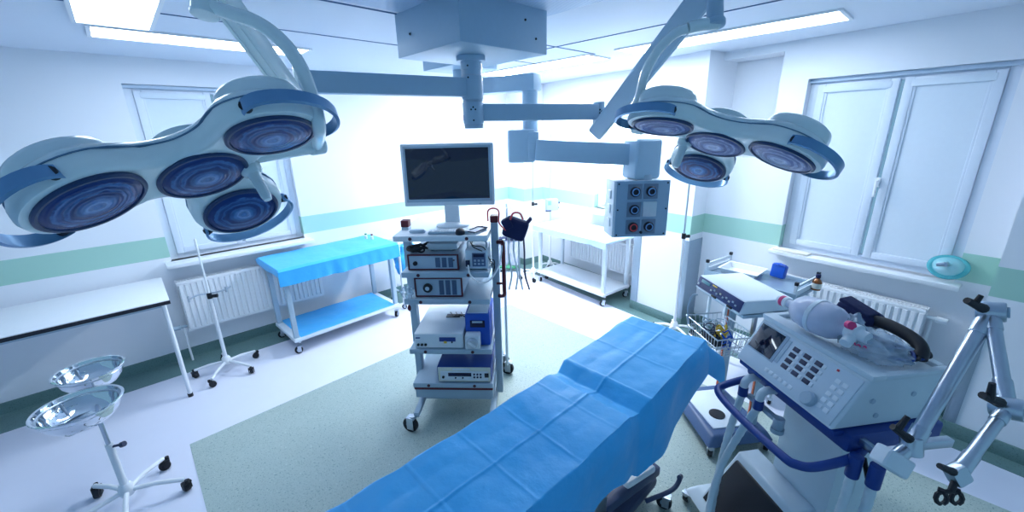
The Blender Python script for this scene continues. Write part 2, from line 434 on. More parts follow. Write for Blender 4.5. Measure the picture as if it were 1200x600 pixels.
# ------------------------------------------------------------------ radiators
def radiator(m, w, z0, z1, label, vside=1, d=.09):
    r = thing('radiator', label, 'radiator', m=m @ Matrix.Translation((w/2, 0, 0)), group='radiators under the windows')
    t = MB(m); n = int(w/.042); p = []
    for i in range(n):
        a, b = w*i/n, w*(i+1)/n; q = (b-a)
        p += [(a, 0), (a+q*.22, 0), (a+q*.36, -.014), (a+q*.86, -.014)]
    p.append((w, 0)); p += [(w, .02), (0, .02)]
    t.prism(p, z0+.03, z1-.03)
    t.box2((0, -.006, z1-.034), (w, .02, z1-.008), .006); t.box2((0, -.006, z0+.004), (w, .02, z0+.034), .006)
    t.box2((.01, d-.025, z0+.01), (w-.01, d-.012, z1-.015), .004)
    t.build('panel', WHITE, r)
    t = MB(m); 
    for i in range(int(w/.022)): t.box2((.012+i*.022, .022, z1-.012), (.02+i*.022, d-.026, z1-.006))
    t.box2((0, .0, z1-.014), (w, .012, z1-.002)); t.box2((0, d-.014, z1-.014), (w, d-.004, z1-.002)); t.box2((-.002, .0, z0), (.004, d-.004, z1-.002)); t.box2((w-.004, .0, z0), (w+.002, d-.004, z1-.002))
    t.build('top_grille', WHITE, r)
    t = MB(m); xs = w+.03 if vside > 0 else -.03
    zv = z1-.06 if vside > 0 else z0+.05
    t.cyl((xs-.04*vside, .04, zv), (xs+.02*vside, .04, zv), .013); t.cyl((xs+.02*vside, .04, zv), (xs+.075*vside, .04, zv), .022, .018, bev=.004)
    t.build('valve', WHITE if vside > 0 else GREYM, r)
    t = MB(m); t.cyl((xs, .04, zv), (xs, .04, .0), .009); t.build('pipe', WHITE, r)
    t = MB(m)
    for xx in (.15, w-.15): t.box2((xx-.015, d-.014, z0+.08), (xx+.015, d+.018, z1-.08))
    t.build('wall_bracket', WHITE, r)
    return r
radiator(Matrix.Translation((.13, 4.48, 0)), 1.2, .30, .78, 'white ribbed radiator under the far-left window behind the thin white stand', -1)
radiator(mB @ Matrix.Translation((3.80, -.12, 0)), .93, .2, .775, 'white ribbed radiator below the right window behind the ventilator', 1)
radiator(mB1 @ Matrix.Translation((1.13, -.115, 0)), 1.1, .26, .66, 'white ribbed radiator behind the white wheeled table', 1)
GUARD = mat('corner_guard_steel', C(150, 168, 184), .35, .4)
for k, (s0, s1) in enumerate(((2.40, 2.49), (2.98, 3.05), (4.96, 5.02))):
    t = MB(MBW); t.box2((s0, -.006, .10), (s1, .0, .93), .001)
    if k == 1: t.box2((s1-.012, -.006, .10), (s1-.004, B, .93), .001)
    if k == 2: t.box2((s0+.004, -.006, .10), (s0+.012, B, .93), .001)
    struct(t.build('trim_%d' % (8+k), GUARD))

# ------------------------------------------------------------------ ceiling lights
def ceiling_light(name, label, x0, y0, x1, y1, m):
    r = thing(name, label, 'ceiling light', loc=((x0+x1)/2, (y0+y1)/2, CZ), group='ceiling lights')
    t = MB(); w = .02
    t.box2((x0-w, y0-w, CZ-.012), (x0, y1+w, CZ)); t.box2((x1, y0-w, CZ-.012), (x1+w, y1+w, CZ)); t.box2((x0, y0-w, CZ-.012), (x1, y0, CZ)); t.box2((x0, y1, CZ-.012), (x1, y1+w, CZ))
    t.build('frame', WHITE, r)
    t = MB(); t.box2((x0, y0, CZ-.008), (x1, y1, CZ-.001)); t.build('diffuser', m, r)
ceiling_light('ceiling_light', 'short wide lit panel at the upper left corner of the ceiling', .0, 2.3, .30, 3.40, LAMPON_L)
ceiling_light('ceiling_light', 'long lit strip running above the far-left window', .05, 3.48, 1.22, 3.80, LAMPON)
ceiling_light('ceiling_light', 'long lit strip on the ceiling near the right window', 3.16, .60, 3.47, 2.05, LAMPON)
ceiling_light('ceiling_light', 'lit strip in the far corner of the ceiling behind the pendant box', 3.16, 2.35, 3.47, 3.85, LAMPON_B)
#@@SPLIT
# ------------------------------------------------------------------ surgical ceiling system
colx, coly = 1.55, 1.95
r = thing('ceiling_mount', 'large grey-blue square ceiling box holding the central lamp column', 'ceiling mount', loc=(1.57, 1.96, 2.40))
t = MB(); t.box2((1.27, 1.67, 2.40), (1.87, 2.25, CZ), .004); t.build('housing', ARM, r)
t = MB()
for (x, y, z) in ((1.7, 1.668, 2.55), (1.78, 1.668, 2.47), (1.268, 2.1, 2.5)): t.cyl((x, y-.002, z), (x, y+.004, z), .006, n=10)
t.build('screw', BLACK, r)
t = MB(); t.cyl((colx, coly, 2.33), (colx, coly, 2.40), .06, bev=.003); t.cyl((colx, coly, 2.372), (colx, coly, 2.40), .082, bev=.004); t.cyl((colx, coly, 2.17), (colx, coly, 2.335), .057); t.cyl((colx, coly, 2.015), (colx, coly, 2.17), .055, bev=.004)
t.build('column', ARM, r)
t = MB()
for z in (2.30, 2.165, 2.034): t.cyl((colx, coly, z-.002), (colx, coly, z+.002), .0585)
t.build('column_groove', DEVGREY, r)
t = MB()
cd = (V((0, 0, 0))-V((colx, coly, 0))).normalized(); sd = V((-cd.y, cd.x, 0))
for (a, z) in ((-.02, 2.345), (-.02, 2.285), (0, 2.13), (.012, 2.118), (-.012, 2.118), (.0, 2.06)):
    p = V((colx, coly, z))+cd*.0545+sd*a; t.cyl(p, p+cd*.006, .005, n=10)
t.build('screw', BLACK, r)
t = MB(); t.box((colx-.057, coly+.01, 2.075), (.004, .02, .03)); t.build('badge', mat('badge_blue', C(60, 70, 170), .4), r)

# --- lamp heads
def softmin(a, b, k):
    h = max(k-abs(a-b), 0)/k
    return min(a, b)-h*h*k*.25
def head_outline(iso, s, n=132):
    lob = [V((.27*math.cos(a), .27*math.sin(a))) for a in (0, s*2*PI/3, s*4*PI/3)]
    def fld(p):
        d = p.length-.135
        for l in lob:
            d = softmin(d, (p-l).length-.147, .09)
            tt = max(0, min(1, p.dot(l)/l.dot(l)))
            d = softmin(d, (p-l*tt).length-.10, .03)
        return d
    out = []
    for k in range(n):
        a = 2*PI*k/n; dr = V((math.cos(a), math.sin(a)))
        r_ = .55
        while r_ > .02 and fld(dr*r_) > iso: r_ -= .004
        lo, hi = r_, r_+.004
        for _ in range(8):
            mid = (lo+hi)/2
            if fld(dr*mid) > iso: hi = mid
            else: lo = mid
        out.append(dr*lo)
    return out
def droop(p): return -.41*p.length_squared
def lamp_head(root, m, s, lens_m, lens_r, ofs=(0, 1, 2)):
    def ring(iso, z): return [V((q.x, q.y, z+droop(q))) for q in head_outline(iso, s)]
    def inner(iso, z, fs): 
        base = head_outline(iso, s)
        return [[V((q.x*f_, q.y*f_, z+droop(q*f_))) for q in base] for f_ in fs]
    t = MB(m); t.loft(inner(-.022, -.002, (.06, .2, .4, .6, .8, .93))+[ring(-.022, -.002), ring(-.008, .003), ring(0, .018), ring(.002, .04), ring(-.002, .058)]); t.build('lower_shell', LAMPB, root, 50)
    t = MB(m); t.loft([ring(.0015, .057), ring(.0018, .0585), ring(.0015, .060)]); t.build('shell_seam', mat('seam_slate', C(92, 128, 160), .5), root, 50)
    t = MB(m); t.loft([ring(-.004, .060), ring(-.004, .066), ring(-.014, .082), ring(-.036, .094)]+inner(-.036, .094, (.85, .65, .45, .25, .08)))
    for a in (0, s*2*PI/3, s*4*PI/3):
        c = V((.27*math.cos(a), .27*math.sin(a))); rad = V((math.cos(a), math.sin(a), 0)); nz = V((rad.x*.22, rad.y*.22, 1))
        t.lathe([(.118, .05), (.117, .10), (.111, .116), (.1, .124), (.0, .13)], 36, frame((c.x, c.y, droop(c)), rad, nz))
    t.lathe([(.10, .08), (.098, .112), (.085, .12), (0, .123)], 36)
    t.build('upper_cover', LAMPW, root, 50)
    for i, a in enumerate([None, 0, s*2*PI/3, s*4*PI/3]):
        if a is None: fm = m @ frame((0, 0, -.008), (1, 0, 0), (0, 0, -1))
        else:
            c = V((.27*math.cos(a), .27*math.sin(a))); rad = V((math.cos(a), math.sin(a), 0))
            fm = m @ frame((c.x, c.y, droop(c)-.012), rad, -V((rad.x*.2, rad.y*.2, 1)))
        t = MB(fm); t.lathe([(.112, -.01), (.124, -.004), (.1245, .004), (.119, .008), (.113, .008), (.111, .002)], 56); rim = t.build('lens_rim', mat('lens_rim_blue', C(34, 62, 104), .3), root)
        t = MB(fm); t.lathe([(.1135, .003), (.1, .008), (.085, .0095), (.07, .0115), (.05, .0135), (.02, .015), (0, .0155)], 56); t.build('lens', lens_m[i], rim)
    # outer hand rails
    for a in (0, s*2*PI/3, s*4*PI/3):
        c = V((.27*math.cos(a), .27*math.sin(a))); rad = V((math.cos(a), math.sin(a), 0)); nz = V((rad.x*.22, rad.y*.22, 1))
        fm = m @ frame((c.x, c.y, droop(c)), rad, nz)
        t = MB(fm); rings = []; nn = 30; A = math.radians(72)
        for k in range(nn+1):
            b = -A+2*A*k/nn; R_ = .198-.045*(abs(b)/A)**6; hh = .019
            d2 = V((math.cos(b), math.sin(b), 0)); zc = .012
            rings.append([d2*(R_-.006)+V((0, 0, zc-hh)), d2*(R_+.004)+V((0, 0, zc-hh+.003)), d2*(R_+.004)+V((0, 0, zc+hh-.003)), d2*(R_-.006)+V((0, 0, zc+hh))])
        t.loft(rings); h = t.build('hand_rail', HANDBAR, root)
        for b in (-A*.93, A*.93):
            d2 = V((math.cos(b), math.sin(b), 0)); t = MB(fm); t.cyl(d2*.135+V((0, 0, .012)), d2*.166+V((0, 0, .012)), .013, .014, n=14); t.build('rail_stub', BLACK, h)
    # sterile handle
    t = MB(m); hp = V((-.135, 0, -.004))
    t.lathe([(.0, .006), (.034, .006), (.034, -.012), (.028, -.022), (.022, -.026), (.0175, -.04), (.0165, -.11), (.0125, -.125), (0, -.128)], 24, Matrix.Translation(hp)); t.build('sterile_handle', LAMPW, root)
    t = MB(m); t.cyl((-.13, 0, .045), (-.42, 0, .055), .03, .027, bev=.006); t.cyl((-.375, 0, .053), (-.43, 0, .055), .033, bev=.006); t.build('yoke_pivot', LAMPW, root)
    return m @ V((-.405, 0, .055))

def eulm(p, e): return Matrix.Translation(V(p)) @ Matrix.Rotation(e[2], 4, 'Z') @ Matrix.Rotation(e[1], 4, 'Y') @ Matrix.Rotation(e[0], 4, 'X')
def beam(root, name, a, b, w, h, mat_, bev=.008, end=0):
    a, b = V(a), V(b); d = b-a
    t = MB(frame((a+b)/2, d, None) if abs(d.z) < 1e-4 else frame((a+b)/2, d, V((0, 0, 1))-d*(d.z/d.length_squared)))
    t.box((0, 0, 0), (d.length, w, h), bev); return t.build(name, mat_, root)

mL = eulm((.187, 1.608, 1.891), (.617, .057, 3.327))
L = thing('surgical_lamp', 'large four-lens operating lamp on the left with dark blue lenses', 'operating lamp', m=mL, group='operating lamps on the ceiling column')
pv = lamp_head(L, mL, -1, [LENSL, LENSL, LENSL, LENSL], None)
zl = 2.236
aL = V((.70, 2.14, zl)); dl = (aL-V((colx, coly, zl))).normalized()
t = MB(); t.cyl((colx, coly, zl-.06), (colx, coly, zl+.06), .0615, n=28, bev=.004); t.build('swing_collar', ARM, L)
beam(L, 'swing_arm', V((colx, coly, zl))+dl*.05, aL+dl*.02, .075, .098, ARM)
t = MB(); t.cyl(aL+V((0, 0, .065)), aL+V((0, 0, -.09)), .034, bev=.004); t.cyl(aL+V((0, 0, -.085)), aL+V((0, 0, -.17)), .03, bev=.004); t.build('elbow', LAMPW, L)
t = MB(); p = aL+V((0, 0, .02))-FW*.033+RT*.01; t.cyl(p, p-FW*.006, .006, n=10); t.build('screw', BLACK, L)
jl = at_d(240, 6, 1.2)
s0 = aL+V((0, 0, -.15)); s1 = at_d(246, -22, 1.25)
d = (s1-s0).normalized()
t = MB(frame((s0+s1)/2, s1-s0, -FW + (s1-s0)*(FW.dot(s1-s0)/(s1-s0).length_squared))); ln = (s1-s0).length
t.box((0, 0, 0), (ln, .078, .06), .008); 
for yy in (-.02, .02): t.box((0, yy, .031), (ln*.96, .008, .006), .002)
t.build('spring_arm', LAMPW, L)
t = MB(); t.cyl(jl+UP*.07, jl-UP*.025, .034, bev=.008); t.cyl(jl-UP*.02, jl-UP*.032, .037, bev=.004); t.build('swivel', LAMPW, L)
k = [jl+RT*.01, at_d(262, 13, 1.2), at_d(300, 26, 1.2), at_d(330, 48, 1.2), at_d(352, 78, 1.21), at_d(367, 118, 1.23), at_d(374, 150, 1.26), pv]
t = MB(); t.tube(spline(k, 8), .0205, 14); t.build('yoke', LAMPW, L)

mR = eulm((1.917, .723, 1.929), (-.456, .057, 4.678))
R_ = thing('surgical_lamp', 'smaller four-lens operating lamp on the right with pale lenses', 'operating lamp', m=mR, group='operating lamps on the ceiling column')
pv = lamp_head(R_, mR, 1, [LENSR, LENSR, LENSD, LENSR], None)
zr = 2.103
aR = V((2.31, 1.615, zr)); dr = (aR-V((colx, coly, zr))).normalized()
t = MB(); t.cyl((colx, coly, zr-.06), (colx, coly, zr+.055), .0605, n=28, bev=.004); t.build('swing_collar', ARM, R_)
beam(R_, 'swing_arm', V((colx, coly, zr))+dr*.05, aR-dr*.02, .075, .095, ARM)
t = MB(); t.cyl(aR+V((0, 0, .06)), aR+V((0, 0, -.07)), .036, bev=.004); t.cyl(aR+V((0, 0, -.065)), aR+V((0, 0, -.14)), .032, bev=.005); t.build('elbow', ARM, R_)
t = MB()
for (dx, dz) in ((0, .0), (0, -.02), (.012, -.01), (-.03, -.1)): p = aR+RT*dx+V((0, 0, dz))-FW*.034; t.cyl(p, p-FW*.006, .005, n=10)
t.build('screw', BLACK, R_)
s0 = aR+V((0, 0, -.115)); s1 = at_d(836, -20, 1.55)
t = MB(frame((s0+s1)/2, s1-s0, -FW + (s1-s0)*(FW.dot(s1-s0)/(s1-s0).length_squared))); ln = (s1-s0).length; t.box((0, 0, 0), (ln+.05, .104, .08), .02, seg=3); t.build('spring_arm', ARM, R_)
dp = 1.55
t = MB()
t.cyl(at_d(838, -12, dp), at_d(838, 24, dp), .03, bev=.004); t.cyl(at_d(838, 24, dp), at_d(838, 31, dp), .037, bev=.004); t.build('swivel', ARM, R_)
t = MB(); t.tube([at_d(842, 27, dp), at_d(822, 29, dp), at_d(806, 33, dp)], .022, 12); t.tube(spline([at_d(806, 33, dp), at_d(790, 40, dp+.02), at_d(772, 58, dp+.06), at_d(757, 84, dp+.11), at_d(750, 110, dp+.17), at_d(744, 132, dp+.24), pv], 8), .0185, 12); t.build('yoke', LAMPW, R_)

# --- media pendant
PC = V((2.24, 2.20, 0))
G = thing('supply_pendant', 'grey ceiling pendant carrying a gas outlet box beside the right lamp', 'supply pendant', loc=(2.15, 2.85, CZ))
t = MB(frame((2.15, 2.85, 0))); t.box2((-.21, -.21, 2.47), (.21, .21, CZ), .004); t.build('mount_box', ARM, G)
t = MB(); t.cyl((2.15, 2.85, 2.33), (2.15, 2.85, 2.48), .06); t.build('mount_column', ARM, G)
c2t = at_d(621, 97, 3.0); beam(G, 'upper_arm', (2.15, 2.85, c2t.z), V((c2t.x+.01, c2t.y-.07, c2t.z)), .13, .115, ARM, .012)
c2b = V((c2t.x, c2t.y, 1.80))
t = MB(); t.cyl((c2t.x, c2t.y, 1.93), (c2t.x, c2t.y, c2t.z), .058, n=28); t.cyl((c2t.x, c2t.y, 1.925), (c2t.x, c2t.y, 2.0), .061, n=28, bev=.003); t.build('column', ARM, G)
bx = at_d(611, 171, 3.0)
t = MB(frame(bx, RT, None)); t.box((0, 0, 0), (.2, .16, .235), .022, seg=3); t.box((.085, -.02, 0), (.08, .14, .2), .012); t.build('bracket', ARM, G)
ga = at_d(628, 175.5, 2.94); gb = at_d(742, 181, 2.86)
beam(G, 'spring_arm', ga, gb, .1, .15, ARM, .014)
hb = at_d(752, 186, 2.85)
t = MB(frame(hb, RT*.96+FW*.28, None)); t.box((0, 0, 0), (.2, .19, .27), .028, seg=3); t.build('head_joint', ARM, G)
t = MB(); p = at_d(754, 209, 2.85); t.cyl(p+V((0, 0, .03)), p-V((0, 0, .03)), .06, bev=.003); t.build('neck', DEVGREY, G)
nrm = V((-.50, -.866, 0)).normalized(); nrm = (-FW+RT*.06); nrm.z = 0; nrm.normalize()
mp = frame(at_d(751, 245, 2.85), V((0, 0, 1)).cross(nrm), None)   # x right, y into the box, z up
t = MB(mp); t.box((0, .1, 0), (.40, .2, .40), .006); t.build('outlet_box', DEVICE, G)
t = MB(mp); t.box((.005, -.004, 0), (.375, .01, .395), .003); t.build('front_plate', mat('outlet_front', C(138, 168, 194), .4), G)
t = MB(mp)
for zz in (-.1, .0, .1): t.box((-.203, .08, zz), (.012, .06, .06), .004)
t.build('side_socket', DEVICE, G)
for i, (x, z, cm) in enumerate(((-.055, .125, 0), (.058, .125, 0), (-.055, 0, 0), (.058, 0, 2), (-.055, -.125, 1), (.058, -.125, 0))):
    t = MB(mp); t.box((x, -.011, z), (.1, .008, .105), .003); pl = t.build('outlet_plate', mat('outlet_plate_grey', C(104, 126, 152), .4) if cm != 2 else STEEL, G)
    if cm != 2:
        t = MB(mp); ml = frame((x, -.014, z), (1, 0, 0), (0, -1, 0))
        t.lathe([(.036, 0), (.036, .012), (.03, .018), (.022, .018), (.02, .008), (0, .008)], 28, ml); sk = t.build('outlet', mat('outlet_black', C(20, 26, 44), .35), pl)
        t = MB(mp); t.lathe([(.027, .0185), (.027, .022), (.02, .022), (.02, .0185)], 28, ml); t.build('outlet_ring', mat('outlet_blue', C(110, 160, 214), .35) if cm == 0 else REDW, pl)
t = MB(mp)
for x in (-.17, .175):
    for z in (-.18, 0, .18): t.cyl((x, -.009, z), (x, -.013, z), .006, n=10)
t.cyl((.005, -.009, -.165), (.005, -.02, -.165), .01, n=12)
t.build('screw', BLACK, G)

# ------------------------------------------------------------------ endoscopy trolley
TA = V((.69, -.72, 0)).normalized(); TF = V((1.165, 2.262, 0))
mT = frame(TF, TA, None)          # x right along front, y back, z up ; z=0 floor
TW, TD = .565, .62
T = thing('equipment_trolley', 'tall grey five-shelf medical trolley loaded with devices', 'trolley', m=mT @ Matrix.Translation((TW/2, TD/2, 0)))
shelf_z = (1.385, 1.15, .965, .60, .335)
for i, z in enumerate(shelf_z):
    x0, x1 = (-.045, TW-.014) if i == 0 else (-.01+.032*(0), TW-.014)
    t = MB(mT); t.box2((x0, -.015 if i else 0, z-.036), (x1, TD, z), .006); sh = t.build('shelf', GREYM if i else DEVICE, T)
    for x in (x0+.11, x1-.13):
        t = MB(mT); yy = 0 if not i else -.015; t.cyl((x, yy-.003, z-.018), (x, yy+.004, z-.018), .011, n=14); t.build('shelf_bolt', mat('bolt_dark_red', C(70, 24, 40), .4), sh)
for x in (-.012, TW+.014):
    y = .19; z = 1.405 if x < .3 else 1.43
    t = MB(mT); t.box2((x-.024, y-.03, .14), (x+.024, y+.03, z), .006); p = t.build('post', GREYM, T)
    t = MB(mT); t.box2((x-.026, y-.032, z), (x+.026, y+.032, z+.045), .006); t.build('post_cap', RED, p)
t = MB(mT); t.box2((-.005, .01, .2), (TW-.02, TD, .275), .006); dw = t.build('drawer', GREYM, T)
t = MB(mT); t.box2((-.008, -.006, .275), (TW-.018, .06, .30), .006); t.build('drawer_trim', RED, dw)
t = MB(mT)
for x in (.02, TW-.02):
    t.box2((x-.02, -.10, .12), (x+.02, TD+.12, .155), .008)
t.box2((.0, .1, .125), (TW, .14, .15)); t.box2((.0, TD-.06, .125), (TW, TD-.02, .15)); t.build('base_frame', GREYM, T)
def castor(root, m, x, y, r_, ztop, w=.03, a=0, dark=False):
    mm = m @ Matrix.Translation((x, y, 0)) @ Matrix.Rotation(a, 4, 'Z')
    t = MB(mm); t.cyl((0, -.02, ztop-.02), (0, -.02, ztop), r_*.35); t.box((w*.5+.006, -.008, r_*1.25), (.005, r_*.9, r_*1.5), .002); t.box((-w*.5-.006, -.008, r_*1.25), (.005, r_*.9, r_*1.5), .002); t.box((0, -.012, r_*2.05), (w+.018, r_*1.1, .012), .003)
    c = t.build('castor', BLACK if dark else STEEL, root)
    t = MB(mm @ frame((0, 0, r_), (0, 1, 0), (1, 0, 0))); t.lathe([(0, -w*.4), (r_*.6, -w*.4), (r_*.75, -w*.5), (r_*.95, -w*.5), (r_, -w*.3), (r_, w*.3), (r_*.95, w*.5), (r_*.75, w*.5), (r_*.6, w*.4), (0, w*.4)], 28); wh = t.build('wheel', BLACK, c)
    t = MB(mm @ frame((0, 0, r_), (0, 1, 0), (1, 0, 0))); t.lathe([(0, -w*.44), (r_*.5, -w*.44), (r_*.5, w*.44), (0, w*.44)], 20); t.build('hub', BLACK if dark else GREYM, wh)
for x, y, a in ((-.03, -.09, 1.25), (TW-.02, -.10, 1.3), (.02, TD+.1, 1.3), (TW+.0, TD+.11, 1.5)): castor(T, mT, x, y, .056, .13, .032, a)
# dark red side handle loop and side rail
t = MB(mT); hx = TW+.07
t.tube(spline([(TW+.03, .16, 1.30), (hx-.02, .15, 1.30), (hx, .13, 1.28), (hx, .13, 1.0), (hx, .13, .94), (hx-.02, .15, .92), (TW+.03, .16, .92)], 5), .013, 10); t.build('side_handle', RED, T)
t = MB(mT); t.cyl((TW+.02, .13, 1.02), (hx, .13, 1.02), .008); t.build('handle_bar', RED, T)

# monitor on the top shelf
zS = 1.385
mM = mT @ Matrix.Translation((.29, .20, 0)) @ Matrix.Rotation(math.radians(3), 4, 'Z')
M = thing('monitor', 'wide flat-screen monitor with a pale grey frame on the trolley', 'monitor', m=mM @ Matrix.Translation((0, .05, zS)))
t = MB(mM @ Matrix.Translation((0, 0, 1.735)) @ Matrix.Rotation(math.radians(-2), 4, 'X'))
t.box((0, .03, 0), (.59, .05, .395), .012, seg=3); t.box((0, .062, -.0), (.42, .03, .28), .012)
bz = t.build('housing', DEVICE, M)
ms = mM @ Matrix.Translation((0, 0, 1.735)) @ Matrix.Rotation(math.radians(-2), 4, 'X')
t = MB(ms); x, z = .252, .152
for a, b in (((-x-.004, 0, .162), (x+.004, 0, z)), ): pass
t.box2((-.277, .001, -.17), (-.262, .006, .182), .002); t.box2((.262, .001, -.17), (.277, .006, .182), .002); t.box2((-.277, .001, .168), (.277, .006, .182), .002); t.box2((-.277, .001, -.17), (.277, .006, -.15), .002)
t.build('bezel', DEVGREY, M)
t = MB(ms); t.box2((-.263, .0005, -.151), (.263, .0075, .169), .001); t.build('screen', SCREEN, M)
t = MB(ms); t.box((.2, .0, -.185), (.016, .006, .006)); t.build('power_button', DEVGREY, M)
t = MB(mM); t.box((.0, .085, 1.50), (.10, .04, .2), .012); t.lathe([(0, zS+.001), (.11, zS+.001), (.112, zS+.012), (.1, zS+.022), (.05, zS+.03), (0, zS+.03)], 36, Matrix.Translation((0, .07, 0)) @ Matrix.Diagonal((1, .8, 1, 1))); t.build('stand', DEVICE, M)
# keyboard, tablet, mouse
mk = mT @ Matrix.Translation((.30, .075, zS)) @ Matrix.Rotation(math.radians(4), 4, 'Z')
K = thing('keyboard', 'slim pale keyboard lying under the monitor on the trolley top', 'keyboard', m=mk)
t = MB(mk); t.box((0, 0, .009), (.26, .075, .014), .004); t.build('base', GREYM, K)
t = MB(mk)
for i in range(13):
    for j in range(4): t.box((-.115+i*.0192, -.026+j*.0175, .0175), (.0155, .014, .005), .0015)
t.build('keys', DEVICE, K)
t = MB(mT @ Matrix.Translation((.375, .045, zS+.0015))); t.lathe([(.036, 0), (.038, .01), (.032, .026), (.018, .034), (0, .036)], 28, Matrix.Diagonal((.8, 1.1, 1, 1)))
t.tube(spline([(0, .03, .02), (.03, .09, .006), (.08, .13, .006), (.12, .19, .006)], 6), .0022, 6)
tag(t.build('computer_mouse', BLACK), 'black computer mouse at the front of the trolley top', 'mouse')
mt_ = mT @ Matrix.Translation((.47, .11, zS)) @ Matrix.Rotation(math.radians(-24), 4, 'Z')
o = thing('clip_holder', 'small flat white holder with dark trim beside the keyboard', 'holder', m=mt_)
t = MB(mt_); t.box((0, 0, .006), (.07, .15, .01), .004); t.build('tray', DEVICE, o)
t = MB(mt_); t.tube([(-.035, -.075, .014), (.035, -.075, .014), (.035, .075, .014), (-.035, .075, .014)], .004, 8, closed=True); t.build('rim', KEY, o)
t = MB(mT @ Matrix.Translation((.09, .09, zS+.011))); t.lathe([(0, -.011), (.05, -.011), (.055, 0), (.045, .01), (0, .012)], 24, Matrix.Diagonal((1, .45, 1, 1))); tag(t.build('pen_dish', DEVGREY), 'small oval grey dish at the left of the keyboard', 'dish')

# device on shelf: box with panel
def device(name, label, cat, x0, x1, y0, y1, z, h, body, panel=None, border=None, group=None, rz=0):
    m = mT @ Matrix.Translation(((x0+x1)/2, (y0+y1)/2, z)) @ Matrix.Rotation(rz, 4, 'Z')
    w, d = x1-x0, y1-y0
    o = thing(name, label, cat, m=m, group=group)
    t = MB(m); t.box2((-w/2, -d/2, .008), (w/2, d/2, h), .006); t.build('housing', body, o)
    t = MB(m)
    for sx in (-1, 1):
        for sy in (-1, 1): t.cyl((sx*(w/2-.03), sy*(d/2-.03), 0.0005), (sx*(w/2-.03), sy*(d/2-.03), .009), .012, n=12)
    t.build('feet', BLACK, o)
    if border:
        t = MB(m); b = .008; y = -d/2-.003
        t.box2((-w/2-.002, y-.006, .004), (-w/2+b, y+.01, h+.003), .002); t.box2((w/2-b, y-.006, .004), (w/2+.002, y+.01, h+.003), .002); t.box2((-w/2+b, y-.006, h-b+.003), (w/2-b, y+.01, h+.003), .002); t.box2((-w/2+b, y-.006, .004), (w/2-b, y+.01, .004+b), .002); t.build('front_border', border, o)
    if panel:
        t = MB(m); t.box2((-w/2+.006, -d/2-.005, .012), (w/2-.006, -d/2+.002, h-.004), .002); t.build('front_panel', panel, o)
    return o, m, w, d
def pbox(o, m, name, mt, x, z, w, h, y, dpt=.006, bev=.0015):
    t = MB(m); t.box((x, y, z), (w, dpt, h), bev); return t.build(name, mt, o)
def pknob(o, m, name, mt, x, z, r_, y, dpt=.015):
    t = MB(m); t.lathe([(0, dpt), (r_*.85, dpt), (r_, dpt*.8), (r_, 0)], 24, frame((x, y, z), (1, 0, 0), (0, -1, 0))); return t.build(name, mt, o)
z2 = 1.15
o, m, w, d = device('light_source', 'grey device with dark red edges and a round port, second trolley shelf', 'medical device', .03, .355, .03, .38, z2, .105, DEVGREY, DEVGREY, RED, 'red-edged devices on the trolley')
pknob(o, m, 'port', BLACK, -.115, .05, .014, -d/2-.005)
for i in range(3): pbox(o, m, 'vent_grille', mat('grille_blue', C(70, 92, 124), .5), .03+i*.042, .055, .03, .065, -d/2-.006)
pbox(o, m, 'indicator', RED, .135, .07, .01, .008, -d/2-.006)
z3 = .965
o, m, w, d = device('light_source', 'grey device with dark red edges and a large black socket, third trolley shelf', 'medical device', .06, .37, .03, .38, z3, .132, DEVGREY, DEVGREY, RED, 'red-edged devices on the trolley')
pknob(o, m, 'socket', BLACK, -.07, .068, .03, -d/2-.005, .02); pknob(o, m, 'socket_ring', GREYM, -.07, .068, .014, -d/2-.022, .006)
for i in range(3): pbox(o, m, 'vent_grille', mat('grille_blue', C(70, 92, 124), .5), .02+i*.042, .068, .03, .10, -d/2-.006)
# slim box and cable heap on the upper one
o, m, w, d = device('control_unit', 'flat pale box stacked on the upper red-edged device', 'medical device', .14, .34, .10, .36, z2+.1075, .05, DEVICE)
pbox(o, m, 'light_tag', WHITE, 0, .0525, .05, .004, -.05, .02)
t = MB(mT @ Matrix.Translation((.082, .10, z2+.112)))
for k in range(7):
    ang = random.uniform(0, 6.28); rr = random.uniform(.03, .055); pts = []
    cx, cy = random.uniform(-.02, .02), random.uniform(-.015, .015)
    for j in range(10): a = ang+2*PI*j/10; pts.append((cx+rr*1.1*math.cos(a), cy+rr*.7*math.sin(a), .008+.006*k*.6+.008*math.sin(a*2+k)))
    t.tube(spline(pts, 3, True), .006, 7, True)
t.tube(spline([(.03, .02, .03), (.06, .05, .045), (.09, .08, .06)], 6), .009, 8)
tag(t.build('cable_bundle', BLACK), 'coiled black cable heaped on the upper red-edged device', 'cable')
# small controller with handle
o, m, w, d = device('control_unit', 'small pale controller with a carrying handle and blue keypad on the second shelf', 'medical device', .40, .545, .03, .25, z2, .135, DEVICE, PANELC)
pbox(o, m, 'keypad', mat('keypad_slate', C(80, 98, 136), .4), .015, .072, .085, .09, -d/2-.006)
pbox(o, m, 'display', DISP, .015, .10, .07, .02, -d/2-.009)
for i in range(3):
    for j in range(2): pbox(o, m, 'key', DEVGREY, -.01+i*.025, .045+j*.022, .014, .012, -d/2-.01)
pbox(o, m, 'plug', DISP, -.055, .05, .026, .04, -d/2-.012, .02)
t = MB(m); t.tube(spline([(-.06, -.06, .135), (-.06, -.06, .17), (-.04, -.06, .182), (.04, -.06, .182), (.06, -.06, .17), (.06, -.06, .135)], 5), .006, 8); t.build('handle', DEVGREY, o)
t = MB(mT); t.tube(spline([(.42, .01, 1.19), (.44, -.04, 1.14), (.50, -.06, 1.10), (.56, -.04, 1.11), (.61, .02, 1.17), (.628, .08, 1.25), (.63, .11, 1.29)], 8), .005, 8); tag(t.build('cable', WHITE), 'white cable looping from the small controller round the trolley post', 'cable')
